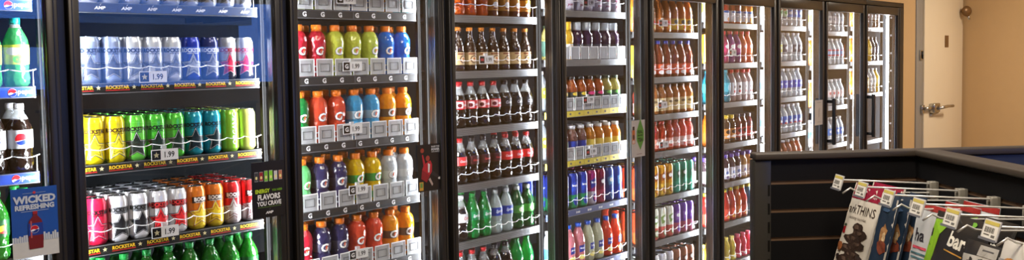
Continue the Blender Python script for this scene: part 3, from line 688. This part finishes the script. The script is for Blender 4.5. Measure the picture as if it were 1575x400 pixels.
DOOR_TXT = ['leftmost', 'second', 'third', 'fourth', 'fifth', 'sixth', 'seventh', 'eighth', 'ninth', 'rightmost']
COOLER_TXT = ['cut off by the frame, with a blue cola poster', 'full of energy drink cans', 'full of orange capped sports drinks', 'full of dark cola and root beer bottles', 'of iced tea and lemonade with yellow shelf strips',
              'of brown teas and tall tea cans', 'of pink and purple vitamin drinks', 'of blue labelled water bottles', 'of clear bottles with a long black handle', 'beside the beige wall, half empty']
def bay_x(k):
    return k * PITCH + (.018 if k == 2 else 0)
def product(key, loc, rz, label, group):
    P = PROTO[key]
    if P['o'] is None:
        P['o'] = P['fn'](); o = P['o']; o.location = loc; o.rotation_euler = (0, 0, rz)
    else:
        o = dup(P['o'], loc, rz)
    return tag(o, label, P['cat'], group)

def make_cooler(k, shelves):
    d = bay_x(k); e = bay_x(k + 1)
    root = empty('glass_door_cooler', (d + .35, .3, 0)); off = Vector(root.location)
    tag(root, '%s glass door cooler, %s' % (DOOR_TXT[k + 1], COOLER_TXT[k + 1]), 'cooler', 'glass door coolers along the wall')
    def B(m, name, parent=root):
        o = m.build(name, parent)
        if parent is root:
            o.location = -off
        return o
    s0, s1 = d - .033, d + .707
    if k == 1: s1 += .018
    g0, g1 = d, s1 - .033
    m = MB()
    m.box((s0, 0, .12), (g0, .045, 2.062), STILE, .003); m.box((g1, 0, .12), (s1, .045, 2.062), STILE, .003)
    m.box((g0, 0, 1.995), (g1, .045, 2.062), STILE, .003); m.box((g0, 0, .12), (g1, .045, .19), STILE, .003)
    m.box((s0 + .010, -.0015, .13), (s0 + .013, 0, 2.05), BLACK); m.box((s1 - .013, -.0015, .13), (s1 - .010, 0, 2.05), BLACK)
    door = B(m, 'door')
    m = MB(); m.box((g0, .014, .19), (g1, .0165, 1.995), PANE); m.build('pane', door)
    m = MB(); m.box((g1 - .004, .022, .19), (g1, .028, 1.995), ALU); m.box((g0, .022, .19), (g0 + .003, .030, 1.995), ALU); m.build('glass_spacer', door)
    if k in (7, 8):
        m = MB(); hx = d - .006
        m.box((hx - .014, -.062, .985), (hx + .014, -.038, 1.335), BLACK, .006)
        for zz in (1.0, 1.30):
            m.box((hx - .011, -.042, zz), (hx + .011, .002, zz + .024), BLACK, .003)
        m.build('handle', door)
    # mullion between this door and the next, with its lamp
    m = MB(); a0 = s1 - .018; a1 = (e - .033 if k < 8 else XE + .01) + .018
    m.box((a0, .046, .113), (a1, .087, 2.065), DARK, .004)
    if k == 8:
        m.box((s1 + .002, -.002, .113), (a1, .045, 2.065), DARK, .003)
    else:
        m.box((s1 + .004, .02, .113), (e - .037, .046, 2.065), BLACK)
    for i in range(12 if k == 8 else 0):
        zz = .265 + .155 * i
        m.box((a0 - .003, .058, zz), (a0 + .002, .072, zz + .016), WHITE)  # white dots stand in for a row of small bright glints
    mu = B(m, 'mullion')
    m = MB(); c = (a0 + a1) / 2; w = (a1 - a0) / 2
    y0, y1 = .088, .099
    w -= .008
    q = [(c - w, y0), (c - w * .35, y1), (c + w * .35, y1), (c + w, y0)]
    if k == 8:
        q = [(a0, .088), (a0, .102), (a0 + .02, .114), (a0 + .04, .088)]
    vs = [(x, y, zz) for zz in (.16, 2.02) for x, y in q]
    m.add(vs, [(0, 1, 5, 4), (1, 2, 6, 5), (2, 3, 7, 6), (3, 0, 4, 7), (3, 2, 1, 0), (4, 5, 6, 7)], LED)
    m.build('led_strip', mu)
    m = MB(); m.box((s0 - .004, 0.0, 2.066), (a1 if k == 8 else e - .037, .096, 2.104), DARK, .003); B(m, 'header')
    m = MB(); m.box((s0 - .004, .01, 0), (a1 if k == 8 else e - .037, .12, .112), DARK, .003); B(m, 'base')
    for x in (d - .034, d + (.696 if k == 2 else .705)):
        m = MB(); m.box((x - .008, .142, .12), (x + .008, .162, 2.15), mat('shelf_upright', (12, 12, 12), .5, 0, spec=.12), .002)
        m.box((x - .003, .1415, .12), (x + .003, .142, 2.15), mat('upright_slot', (4, 4, 4), .7, spec=.05))
        B(m, 'upright')
    for j, sh in enumerate(shelves):
        z = sh['z']; m = MB()
        x0, x1 = d + SW0, d + SW1
        m.box((x0, SY + .006, z - .012), (x1, .70, z), DECK)
        m.box((x0, .14, z - .034), (x0 + .004, .70, z + .004), DECK); m.box((x1 - .004, .14, z - .034), (x1, .70, z + .004), DECK)
        so = B(m, 'shelf')
        price_strip(sh['strip'], d, z, so)
        if not sh['kinds']:
            continue
        xs = []
        x = d + sh['right']
        while x > d + .036:
            xs.append(x); x -= sh['pitch']
        if k == -1:
            xs = xs[:3]
        guard(sh['gd'], d, z, xs, sh['pitch'], so)
        seq = list(reversed(sh['kinds']))
        vis = j + 1 if k not in (8,) else j + 1
        for r in range(sh['rows']):
            dead = SKIP.get((k, j, r), ())
            for i, x in enumerate(xs):
                if i in dead:
                    continue
                key = seq[i] if i < len(seq) else seq[-1]
                if sh['left'] and (i == len(xs) - 1 or i >= len(seq) and i >= len(xs) - 2):
                    key = sh['left']
                P = PROTO[key]
                y = .181 + (.003 if P['cat'] == 'bottle' else 0) + sh['deep'] * r + rng.uniform(-.001, .0015)
                rz = rng.uniform(-.22, .22) - .10
                lab = '%s, %s from right, %s, %s shelf, %s door' % (P['desc'], ORD[i], ROWN[r], ORD[vis - 1], DOOR_TXT[k + 1])
                grp = '%ss on the %s shelf of the %s cooler door' % (P['cat'], ORD[vis - 1], DOOR_TXT[k + 1])
                PRODS.append(((k, j, r, i), product(key, (x, y, z + .0006), rz, lab, grp)))
for k in sorted(BAYS):
    make_cooler(k, BAYS[k])
b = MB(); b.box((-1.6, .05, 0), (-.81, .12, 2.104), DARK); struct('trim_1', b)

# price tags clipped to the shelf fronts
TAGW = col((236, 236, 238), .4)
def price_tag(x, z, word, label, grp):
    o = empty('price_tag', (x, SY - .020, z))
    tag(o, label, 'price tag', grp)
    m = MB(); m.box((-.047, -.002, -.019), (.047, 0, .019), TAGW)
    y = -.0026
    front(m, rect2(.030, .032), BLACK, -.030, y, 0)
    if word == 'star':
        front(m, star2(.011), col((200, 190, 150)), -.030, y - .0005, 0)
    elif word == 'G':
        front(m, text2d('G', .024, .04), WHITE, -.030, y - .0005, 0)
    else:
        front(m, rect2(.02, .012), col((190, 60, 60)), -.030, y - .0005, 0)
    front(m, text2d('1.99', .027, .02, 0, .85), BLACK, .016, y, 0)
    m.build('card', o)
    m = MB(); m.box((-.008, .0005, -.004), (.008, .012, .030), clear('clear_clip', (230, 230, 230), .5)); m.build('clip', o)
for x, z, w, l in ((.272, 1.634, 'star', 'white price tag 1.99 below the pale cans, second shelf, second door'), (.302, 1.368, 'star', 'white price tag 1.99 below the green cans, third shelf, second door'), (.294, 1.104, 'star', 'white price tag 1.99 below the red star cans, fourth shelf, second door'),
                   (1.093, 1.655, 'G', 'white price tag below the yellow sports drinks, second shelf, third door'), (1.086, 1.400, 'G', 'white price tag below the sky blue sports drinks, third shelf, third door'), (1.107, 1.150, 'G', 'white price tag below the golden sports drinks, fourth shelf, third door'), (1.100, .885, 'G', 'white price tag below the orange red sports drinks, fifth shelf, third door'), (1.07, 1.925, 'G', 'white price tag below the top sports drinks, first shelf, third door'),
                   (1.861, 1.672, 'x', 'white price tag on the root beer shelf, fourth door'), (2.64, 1.965, 'x', 'white price tag on the top milk bottle shelf, fifth door'), (2.627, 1.448, 'x', 'white price tag on the amber tea shelf, fifth door'), (2.645, 1.168, 'x', 'white price tag on the golden tea shelf, fifth door'),
                   (3.345, 1.87, 'x', 'white price tag on the top tea shelf, sixth door'), (3.332, 1.385, 'x', 'white price tag on the honey tea shelf, sixth door'), (3.344, 1.148, 'x', 'white price tag on the coral juice shelf, sixth door'), (4.16, 1.69, 'x', 'white price tag on the vitamin drink shelf, seventh door')):
    price_tag(x, z, w, l, 'price tags on the cooler shelves')

# posters stuck on the cooler door glass ---------------------------------------------------
def poster(x0, x1, z0, z1, y, base, items, label):
    o = empty('window_poster', ((x0 + x1) / 2, y, (z0 + z1) / 2)); tag(o, label, 'poster')
    w, h = (x1 - x0), (z1 - z0)
    m = MB(); m.box((-w / 2, -.0015, -h / 2), (w / 2, 0, h / 2), col(base, .35, coat=.3)); m.build('sheet', o)
    m = MB(); n = 0
    for g, c in items(w, h):
        n += 1
        front(m, g, col(c, .35, coat=.2), 0, -.0018 - .00006 * n, 0)
    m.build('print', o)
def wicked(w, h):
    it = []
    sky = [(-w / 2, -h * .27)]
    r2 = random.Random(3); x = -w / 2
    while x < w / 2 - .004:
        t = r2.uniform(.004, .02) if abs(x) < w * .45 else .01
        sky += [(x, -h * .24 + t), (x + .005, -h * .24 + t)]; x += .006
    sky += [(w / 2, -h * .27)]
    it.append((rect2(w, h * .23), (214, 216, 214))); it[0] = (shift(it[0][0], 0, -h * .385), (214, 216, 214))
    for i in range(1, len(sky) - 2, 2):
        (a, t), (c, _) = sky[i], sky[i + 1]
        it.append((poly2([(a, -h * .275), (c, -h * .275), (c, t), (a, t)]), (205, 214, 224)))
    it += [(shift(text2d('WICKED', .029, .05, 0, 1.0), 0, h * .335), (205, 215, 228)), (shift(text2d('REFRESHING', .0195, .05, 0, .98), 0, h * .225), (205, 215, 228)),
           (shift(rect2(w * .6, .0012), 0, h * .165), (190, 205, 225)), (shift(rect2(w * .5, .0012), 0, h * .425), (150, 175, 215)), (shift(ell2(.004, .004), 0, h * .43), (205, 60, 70))]
    bt = [(-.019, -.062), (.019, -.062), (.0205, -.03), (.0185, -.012), (.0205, .008), (.017, .022), (.006, .036), (.006, .046), (-.006, .046), (-.006, .036), (-.017, .022), (-.0205, .008), (-.0185, -.012), (-.0205, -.03)]
    it += [(shift(poly2(bt), 0, -h * .08), (120, 28, 30)), (shift(rect2(.040, .036), 0, -h * .10), (28, 60, 150)), (shift(rect2(.0125, .008), 0, h * .14), (170, 34, 40)), (shift(rect2(.004, .05), -.012, -h * .10), (190, 90, 90))]
    it += [(shift(g, -.003, -h * .10), c) for g, c in globe2(.011)]
    return it
poster(-.214, -.088, 1.115, 1.320, -.004, (30, 84, 172), wicked, 'blue wicked refreshing cola poster on the leftmost cooler door')
def energy(w, h):
    it = []
    cols = [(60, 60, 64), (150, 40, 40), (120, 190, 60), (140, 215, 60), (205, 205, 208), (190, 120, 90)]
    for i, c in enumerate(cols):
        x = -w * .36 + w * .145 * i; k = .040 if i in (2, 3) else .034
        it += [(shift(rect2(.0145, k), x, h * .24), (160, 160, 160)), (shift(rect2(.0135, k - .004), x, h * .24), c), (shift(ell2(.004, .006), x, h * .22), (235, 225, 150))]
    it += [(shift(text2d('ENERGY', .019, .04, 0, .8), -w * .19, -h * .02), (190, 220, 50)), (shift(text2d('YOU NEED', .0105, .02, 0, .8), w * .25, -h * .02), (120, 180, 40)),
           (shift(text2d('FLAVORS', .026, .04, 0, .85), 0, -h * .13), (235, 235, 235)), (shift(text2d('YOU CRAVE', .022, .035, 0, .8), 0, -h * .245), (235, 235, 235)),
           (shift(rect2(w * .7, .002), 0, -h * .31), (90, 120, 50)), (shift(text2d('AMP', .012, .05, .2, 1.2), 0, -h * .41), (225, 225, 225)), (shift(poly2([(0, 0), (.006, .009), (.001, .002)]), 0, -h * .37), (225, 225, 225))]
    return it
poster(.557, .690, 1.120, 1.322, -.004, (22, 22, 23), energy, 'black energy flavors you crave poster with drink cans on glass')
def hoops(w, h):
    R = (176, 40, 52)
    return [(poly2([(-.035, .012), (-.012, .026), (.004, .030), (.012, .012), (.010, -.02), (-.004, -.034), (-.034, -.028), (-.044, -.006)]), R), (poly2([(-.036, .01), (-.044, .055), (-.038, .058), (-.026, .02)]), R),
            (poly2([(-.044, -.006), (-.050, -.044), (-.02, -.062), (.0, -.034)]), (140, 34, 44)), (shift(ell2(.011, .012), -.012, .040), (150, 60, 50)), (shift(ell2(.010, .010), -.042, .075), (150, 62, 48)),
            (poly2([(.004, -.03), (.05, -.052), (.056, -.044), (.012, -.012)]), (46, 42, 44)), (shift(ell2(.008, .005), .052, -.05), (200, 196, 192)), (poly2([(-.01, -.05), (.01, -.08), (.016, -.072), (.0, -.044)]), (170, 150, 140)),
            (shift(rect2(.022, .036), -.050, -.076), (196, 150, 60)), (shift(rect2(.014, .02), -.050, -.072), (100, 140, 70)), (poly2([(-.012, .02), (.0, .014), (-.004, -.02), (-.012, -.02)]), (212, 205, 205)),
            (shift(text2d('RAISE THE', .010, .03), .032, .088), (190, 190, 190)), (shift(text2d('POWER', .013, .04), .032, .076), (200, 200, 200)), (shift(text2d('WITH ENERGY', .007, .03), .032, .066), (180, 180, 180))]
poster(1.338, 1.474, 1.118, 1.318, .012, (28, 26, 27), hoops, 'black poster of a leaping basketball player in red')
def tea(w, h):
    D = [(-.034, .02), (0, .088), (.034, .02), (.034, -.03), (0, -.085), (-.034, -.03)]
    it = [(shift(poly2(D), w * .14, .02), (90, 150, 60)), (shift(text2d('REAL', .024, .05, 0, .85), w * .14, .036), (20, 60, 26)), (shift(text2d('BREWED', .013, .05, 0, .9), w * .14, .016), (20, 60, 26)), (shift(text2d('TEA', .028, .05, 0, .95), w * .14, -.008), (20, 60, 26)),
          (shift(rect2(.026, .075), -w * .37, .01), (196, 110, 60)), (shift(rect2(.018, .02), -w * .37, .058), (60, 40, 34)), (shift(ell2(.010, .014), -w * .37, .01), (90, 60, 50)), (shift(ell2(.009, .010), -w * .37, -.016), (225, 200, 190)), (shift(rect2(.05, .003), w * .05, -.086), (150, 120, 110))]
    return it
poster(2.850, 2.974, 1.124, 1.326, -.004, (198, 192, 182), tea, 'beige poster with a green real brewed tea diamond')
def note(w, h):
    return [(shift(poly2([(-.006, -.04), (.006, -.03), (.012, .04), (-.002, .02)]), 0, 0), (150, 148, 144)), (shift(rect2(.07, .004), 0, .075), (160, 158, 155)), (shift(rect2(.05, .003), 0, -.07), (160, 158, 155))]
poster(5.150, 5.283, 1.145, 1.330, -.004, (205, 200, 192), note, 'small white paper notice taped on a cooler door by the handle')

# ------------------------------------------------------------------ slatwall stand
C0 = Vector((1.437, -1.976, 0)); ANG = math.atan2(-.67233, .74025)
def L2W(u, v, z):
    return (C0.x + .74025 * u - .67233 * v, C0.y - .67233 * u - .74025 * v, z)
ZT = 1.415
SLAT = mat('slatwall_black', (15, 15, 18), .7, vary=.15, scale=200, spec=.2); RAIL = mat('rail_bronze', (66, 58, 50), .55, .05, vary=.05)
GRV = mat('slat_groove_wood', (112, 88, 68), .6, vary=.1); PANB = mat('panel_blue', (38, 47, 68), .5, vary=.06)
st = empty('slatwall_display', (C0.x, C0.y, 0), ANG); tag(st, 'black slatwall display stand with brown grooves and a bronze top rail', 'display stand')
# local frame of the stand: x = u, y = -v
def lb(m, u0, u1, v0, v1, z0, z1, mt, bev=0):
    m.box((u0, -v1, z0), (u1, -v0, z1), mt, bev)
def slat(u0, u1, v0, v1, along):
    """panel with routed slots on both faces; slots are real recesses between boards"""
    m = MB(); z = .12; bot = .10
    gz = [1.334 - .0762 * i for i in range(16)]
    core = .007
    if along == 'u':
        vc = (v0 + v1) / 2
        lb(m, u0, u1, vc - core, vc + core, bot, ZT - .02, GRV)
    else:
        uc = (u0 + u1) / 2
        lb(m, uc - core, uc + core, v0, v1, bot, ZT - .02, GRV)
    edges = [ZT - .02] + gz
    for i in range(len(edges)):
        top = edges[i] - (.005 if i else 0); lo = (edges[i + 1] + .005) if i + 1 < len(edges) else bot
        lb(m, u0, u1, v0, v1, lo, top, SLAT)
    return m
slat(-.424, .85, -.02, .0, 'u').build('slat_panel', st)
slat(-.02, .0, .0, .98, 'v').build('slat_panel', st)
m = MB(); lb(m, .0008, .85, .0002, .004, .9, ZT - .021, PANB); lb(m, .0002, .004, .004, .98, .9, ZT - .021, PANB); m.build('backing_sheet', st)
m = MB(); lb(m, -.47, .86, -.034, .012, ZT - .018, ZT, RAIL, .004); lb(m, -.030, .036, .012, 1.0, ZT - .0175, ZT + .0005, RAIL, .004); m.build('top_rail', st)
m = MB(); lb(m, -.470, -.424, -.034, .006, .02, ZT - .019, mat('upright_grey', (60, 58, 55), .45, .3), .003)
for i in range(24):
    lb(m, -.434, -.428, .0055, .0065, .15 + .05 * i, .18 + .05 * i, BLACK)
m.build('upright', st)
m = MB(); lb(m, -.47, .86, -.16, .14, 0, .05, DARK, .004); lb(m, -.16, .14, .14, 1.0, 0, .05, DARK, .004); lb(m, -.46, .85, -.02, 0, .05, .10, DARK); lb(m, -.02, 0, 0, .98, .05, .10, DARK); m.build('foot', st)

HOOK = mat('hook_chrome', (225, 224, 220), .3, .35); BRK = mat('bracket_grey', (150, 146, 136), .4, .2)
HV = [.102 + .126 * i for i in range(7)]
HTXT = ['first', 'second', 'third', 'fourth', 'fifth', 'sixth', 'seventh']
PRODTXT = ['the dark chocolate bags', 'the blue snack pouches', 'the white red topped bags', 'the black and green apple chip bags', 'the taste good bag', 'the caramel popcorn bag', 'no bag']
for i, v in enumerate(HV[:6]):
    h = empty('scan_hook', L2W(-.02, v, 1.33), ANG); tag(h, 'chrome peg hook with a white price label, carrying %s' % PRODTXT[i], 'hook', 'chrome peg hooks on the slatwall')
    def hp(u, z, dv=0):
        return (u + .02, -dv, z - 1.33)
    m = MB(); m.box((-.022, -.010, -.034), (-.001, -.002, .012), BRK, .002); m.box((-.022, .004, -.034), (-.001, .012, .012), BRK, .002); m.box((-.008, -.010, -.034), (-.001, .012, .012), BRK); m.build('bracket', h)
    m = MB(); m.tube([hp(-.03, 1.336), hp(-.06, 1.3385), hp(-.275, 1.353)], .0021, HOOK, 8); m.build('label_wire', h)
    m = MB(); m.tube([hp(-.03, 1.312), hp(-.05, 1.313), hp(-.215, 1.319), hp(-.235, 1.322), hp(-.252, 1.331), hp(-.273, 1.318)], .0023, HOOK, 8); m.build('product_wire', h)
    m = MB()
    def tg(u, dv, z):   # sloping label plate: dv along the panel, tilted outward at the foot
        return (u + .02, -dv, z - 1.33)
    A = [tg(-.280, -.024, 1.365), tg(-.280, .024, 1.365), tg(-.291, .024, 1.329), tg(-.291, -.024, 1.329)]
    Bk = [(x + .002, y, z) for x, y, z in A]
    m.add(A + Bk, [(0, 1, 2, 3), (7, 6, 5, 4), (0, 4, 5, 1), (1, 5, 6, 2), (2, 6, 7, 3), (3, 7, 4, 0)], col((200, 200, 200), .35))
    def pl(s0, s1, t0, t1, mt, o_):
        q = []
        for s_, t_ in ((s0, t0), (s1, t0), (s1, t1), (s0, t1)):
            q.append((A[0][0] + (A[3][0] - A[0][0]) * t_ - o_, A[0][1] + (A[1][1] - A[0][1]) * s_, A[0][2] + (A[3][2] - A[0][2]) * t_ + o_ * .3))
        m.add(q, [(0, 3, 2, 1)], mt)
    pl(.06, .94, .04, .92, col((232, 230, 224), .5), .0005); pl(.06, .94, .06, .24, col((204, 188, 96), .5), .0008)
    for j in range(12):
        pl(.16 + .05 * j, .16 + .05 * j + (.02 if j % 3 else .034), .36, .64, col((70, 68, 66), .5), .0008)
    pl(.16, .5, .72, .78, col((110, 108, 104), .5), .0008); pl(.62, .84, .72, .84, col((110, 108, 104), .5), .0008)
    pl(-.03, 1.03, .92, 1.05, col((110, 112, 120), .3), .0025)
    m.build('price_label', h)

# bags: local frame x = along the panel (v), y = back (towards the panel), z = up; hole at the top
def bag(name, label, v, u, zt, w, h, th, tilt, base, art, group=None, roll=0.0, yaw=.10, back=None):
    o = empty(name, L2W(u, v, zt), ANG - PI / 2); tag(o, label, 'bag', group)
    o.rotation_euler = (tilt, roll, ANG - PI / 2 + yaw)
    def puff(x, z):
        a = max(0., 1 - (2 * x / w) ** 2) ** .5; t = (-z) / h
        b_ = max(0., min(1., t / .18)) * max(0., min(1., (1 - t) / .12))
        wob = .0012 * math.sin(x * 190 + z * 90) * math.sin(z * 160)
        return th * a * (b_ ** .6) + wob * b_
    m = MB(); nx, nz = 14, 22
    ed = lambda t: 1 - .05 * math.sin(PI * t)
    for side in (-1, 1):
        vs, fs = [], []
        for j in range(nz + 1):
            t = j / nz
            for i in range(nx + 1):
                x = (i / nx - .5) * w * ed(t); z = -t * h
                vs.append((x, side * (puff(x, z) + .0006), z))
        mtl = base if side < 0 else (back or base)
        for j in range(nz):
            for i in range(nx):
                a = j * (nx + 1) + i; q = (a, a + nx + 1, a + nx + 2, a + 1)
                fs.append(q if side < 0 else q[::-1])
        b0 = len(m.v)
        m.add(vs, fs, mtl, True)
        if side < 0: first = b0
        else: second = b0
    rim = []
    for j in range(nz):
        for c_ in (0, nx):
            a = j * (nx + 1) + c_
            q = (first + a, second + a, second + a + nx + 1, first + a + nx + 1)
            rim.append(q if c_ else q[::-1])
    for f_ in rim:
        m.f.append(f_); m.m.append(m.mi(base)); m.sm.append(False)
    m.build('pouch', o)
    d_ = MB(); n = 0
    for g, c_ in art:
        n += 1; g = fine(g, .010)
        d_.add([(x, -(puff(x, z) + .0012 + .00012 * n), z) for x, z in g[0]], g[1], col(c_, .4), False)
    d_.build('print', o)
    return o
BAG = lambda c, r=.38: mat('pouch_%d_%d_%d' % c, c, r, coat=.25, vary=.05, scale=25)
r5 = random.Random(5)
def blob(cx, cy, rx, ry, n=14, j=.25):
    return poly2([(cx + rx * (1 + r5.uniform(-j, j)) * math.cos(2 * PI * k / n), cy + ry * (1 + r5.uniform(-j, j)) * math.sin(2 * PI * k / n)) for k in range(n)])
def thins():
    a = [(shift(rect2(.126, .042), 0, -.020), (138, 26, 54)), (shift(text2d('arkTHINS', .034, 0, 0, .82), .0, -.068), (52, 40, 36)), (shift(text2d('snacking chocolate', .0105, 0, .1), -.008, -.092), (90, 70, 60)), (shift(rect2(.014, .018), -.054, -.128), (170, 30, 40)), (shift(rect2(.012, .006), -.054, -.114), (60, 80, 60)), (shift(text2d('NEW', .007, .02), .04, -.030), (220, 200, 205))]
    for cx, cy, rx, ry in ((.006, -.116, .022, .014), (.018, -.130, .030, .012), (-.004, -.146, .034, .012), (.022, -.158, .030, .011), (-.010, -.172, .036, .012), (.016, -.186, .036, .012), (-.006, -.202, .044, .012)):
        a += [(blob(cx, cy, rx, ry), (58, 44, 38)), (blob(cx - .004, cy + .003, rx * .6, ry * .4), (92, 74, 64))]
    a += [(blob(-.050, -.172, .012, .014), (150, 92, 56)), (blob(-.046, -.20, .010, .008), (40, 30, 28))]
    return a
CREAMB = BAG((216, 210, 198))
bag('chocolate_bag', 'white and crimson chocolate thins bag, nearest the hook tip', HV[0] + .002, -.196, 1.335, .138, .235, .008, -.30, CREAMB, thins(), 'chocolate thins bags')
bag('chocolate_bag', 'white and crimson chocolate thins bag behind the front one', HV[0] + .004, -.150, 1.335, .138, .235, .008, -.28, CREAMB, thins(), 'chocolate thins bags')
NAVY = BAG((30, 48, 70), .5)
def navy():
    return [(blob(.008, -.10, .012, .024), (170, 126, 82)), (blob(.010, -.130, .018, .016), (124, 62, 44)), (blob(.012, -.106, .006, .012), (214, 190, 150)), (shift(text2d('N', .016, .02), .008, -.185), (150, 170, 200)), (shift(rect2(.005, .20), .029, -.11), (190, 186, 180)), (blob(.0, -.04, .014, .005), (60, 86, 120))]
for i, (u, t) in enumerate(((-.205, 'front'), (-.172, 'middle'), (-.139, 'rear'))):
    bag('snack_pouch', 'dark blue snack pouch with brown picture, %s of three on its hook' % t, HV[1], u, 1.332, .066, .225, .008, -.24, NAVY, navy(), 'dark blue snack pouches')
def hap():
    return [(shift(rect2(.118, .014), 0, -.008), (150, 40, 38)), (shift(text2d('ha', .04, .02), -.026, -.075), (50, 46, 56)), (shift(rect2(.05, .006), -.02, -.104), (205, 80, 100)), (shift(rect2(.06, .004), -.02, -.118), (80, 120, 130)), (shift(rect2(.05, .004), -.02, -.128), (80, 120, 130)), (blob(.02, -.16, .03, .03), (190, 160, 110))]
for i, (u, t) in enumerate(((-.170, 'front'), (-.105, 'second'), (-.060, 'last'))):
    bag('snack_bag', 'pale grey snack bag with red top edge, %s on the third hook' % t, HV[2] + .002, u, 1.326, .118, .225, .008, -.20, BAG((196, 200, 204)), hap(), 'pale snack bags with red tops')
def bare():
    G = (128, 178, 40)
    a = [(poly2([(-.085, -.02), (-.03, -.006), (-.028, -.02), (-.052, -.05), (-.058, -.10), (-.066, -.16), (-.074, -.225), (-.086, -.225), (-.087, -.12)]), G), (shift(text2d('bare', .046, .03, 0, .85), .016, -.056, -.10), (232, 230, 220)), (shift(rect2(.08, .003), .014, -.084, -.12), (190, 140, 60))]
    for cx, cy, rx, ry in ((-.03, -.150, .030, .013), (-.026, -.168, .034, .015), (-.032, -.188, .036, .016), (-.028, -.208, .036, .014)):
        a += [(blob(cx, cy, rx, ry, 18, .08), (140, 186, 44)), (blob(cx, cy + .003, rx * .8, ry * .6, 18, .08), (184, 214, 96))]
    a += [(blob(.05, -.150, .026, .02, 16, .06), (130, 100, 56)), (blob(.05, -.150, .021, .016, 16, .06), (36, 32, 28)), (blob(.012, -.20, .02, .01), (205, 150, 90)), (blob(.04, -.012, .006, .006), (110, 170, 60))]
    return a
bag('chip_bag', 'black apple chip bag with green edge and white lettering', HV[3] + .014, -.185, 1.325, .176, .235, .009, -.30, BAG((36, 34, 34)), bare(), 'black apple chip bags')
bag('chip_bag', 'black apple chip bag hanging behind the lettered one', HV[3] + .012, -.130, 1.322, .170, .235, .008, -.28, BAG((36, 34, 34)), bare()[:3], 'black apple chip bags')
def taste():
    P_ = (196, 194, 188)
    return [(poly2([(-.056, -.030), (.046, -.026), (.054, -.23), (-.060, -.23)]), P_), (shift(rect2(.052, .062), -.012, -.072), (60, 60, 62)), (shift(rect2(.049, .059), -.012, -.072), P_), (shift(text2d('THAT', .013, .02, 0, .9), -.012, -.052), (60, 60, 62)), (shift(text2d('TASTE', .017, .02, 0, .8), -.012, -.069), (60, 60, 62)), (shift(text2d('GOOD', .017, .02, 0, .8), -.012, -.088), (60, 60, 62)), (shift(rect2(.05, .022), .012, -.016), (168, 166, 162)), (shift(rect2(.03, .003), .012, -.014), (90, 90, 92))]
bag('snack_bag', 'black bag with white taste good label and hang tab', HV[4] + .028, -.226, 1.298, .122, .235, .008, -.26, BAG((42, 41, 42)), taste())
def corn():
    a = [(shift(rect2(.05, .02), -.03, -.05), (150, 150, 152))]
    for i in range(14):
        a.append((blob(r5.uniform(-.02, .045), r5.uniform(-.20, -.045), .013, .011), r5.choice([(190, 110, 40), (214, 150, 80), (150, 80, 30)])))
    return a
bag('popcorn_bag', 'white bag with caramel popcorn picture at the end hook', HV[5] + .006, -.22, 1.322, .104, .235, .009, -.26, BAG((200, 198, 194)), corn())

# ------------------------------------------------------------------ light
def area(name, loc, size, power, rgb, rot=(0, 0, 0)):
    l = bpy.data.lights.new(name, 'AREA'); l.shape = 'RECTANGLE'; l.size, l.size_y = size; l.energy = power; l.color = lin(rgb)[:3]
    o = bpy.data.objects.new(name, l); COL.objects.link(o); o.location = loc; o.rotation_euler = rot
    return o
area('warm_overhead_light', (7.3, -2.0, 2.97), (.6, .6), 75, (255, 240, 218))
area('warm_overhead_light', (5.6, -3.6, 2.97), (.6, .6), 30, (255, 240, 218))
area('aisle_fill_light', (1.3, -1.35, 2.97), (1.2, .3), 32, (255, 246, 235))  # unseen light added over the aisle to brighten the bottle fronts
area('warm_overhead_light', (.3, -2.3, 2.97), (.6, .6), 44, (255, 238, 215))  # unseen warm light added to brighten the stand and its hanging bags
w = bpy.data.worlds.new('dusk_sky'); SC.world = w; w.use_nodes = True
nt = w.node_tree; bg = nt.nodes['Background']
bg.inputs['Color'].default_value = (.11, .29, 1.0, 1); bg.inputs['Strength'].default_value = 5.2

# ------------------------------------------------------------------ camera
FPX, CY = 1340.0, 160.0
yaw, pitch, roll, px, py = 0.7571436762773484, -0.05322895306088916, -0.015487507886244513, -1.0339482548485408, -2.781794034535527
cam = bpy.data.cameras.new('camera'); co = bpy.data.objects.new('camera', cam); COL.objects.link(co)
fw = Vector((math.cos(yaw) * math.cos(pitch), math.sin(yaw) * math.cos(pitch), math.sin(pitch)))
rt = Vector((math.sin(yaw), -math.cos(yaw), 0)); up = rt.cross(fw)
r2 = rt * math.cos(roll) + up * math.sin(roll); u2 = -rt * math.sin(roll) + up * math.cos(roll)
M = Matrix(((r2.x, u2.x, -fw.x), (r2.y, u2.y, -fw.y), (r2.z, u2.z, -fw.z))).to_4x4()
M.translation = Vector((px, py, 1.68)); co.matrix_world = M
cam.sensor_fit = 'HORIZONTAL'; cam.sensor_width = 36.0; cam.lens = FPX / 1575 * 36
cam.shift_y = -(200 - CY) / 1575; cam.clip_start = .02; cam.clip_end = 200
SC.camera = co
SC.view_settings.view_transform = 'Standard'; SC.view_settings.look = 'None'; SC.view_settings.gamma = 1.0
SC.view_settings.use_curve_mapping = False; SC.view_settings.exposure = 0.0
SC.cycles.use_denoising = True
SC.cycles.max_bounces = 8; SC.cycles.diffuse_bounces = 3; SC.cycles.glossy_bounces = 4; SC.cycles.transmission_bounces = 6; SC.cycles.transparent_max_bounces = 16
SC.cycles.sample_clamp_indirect = 6.0
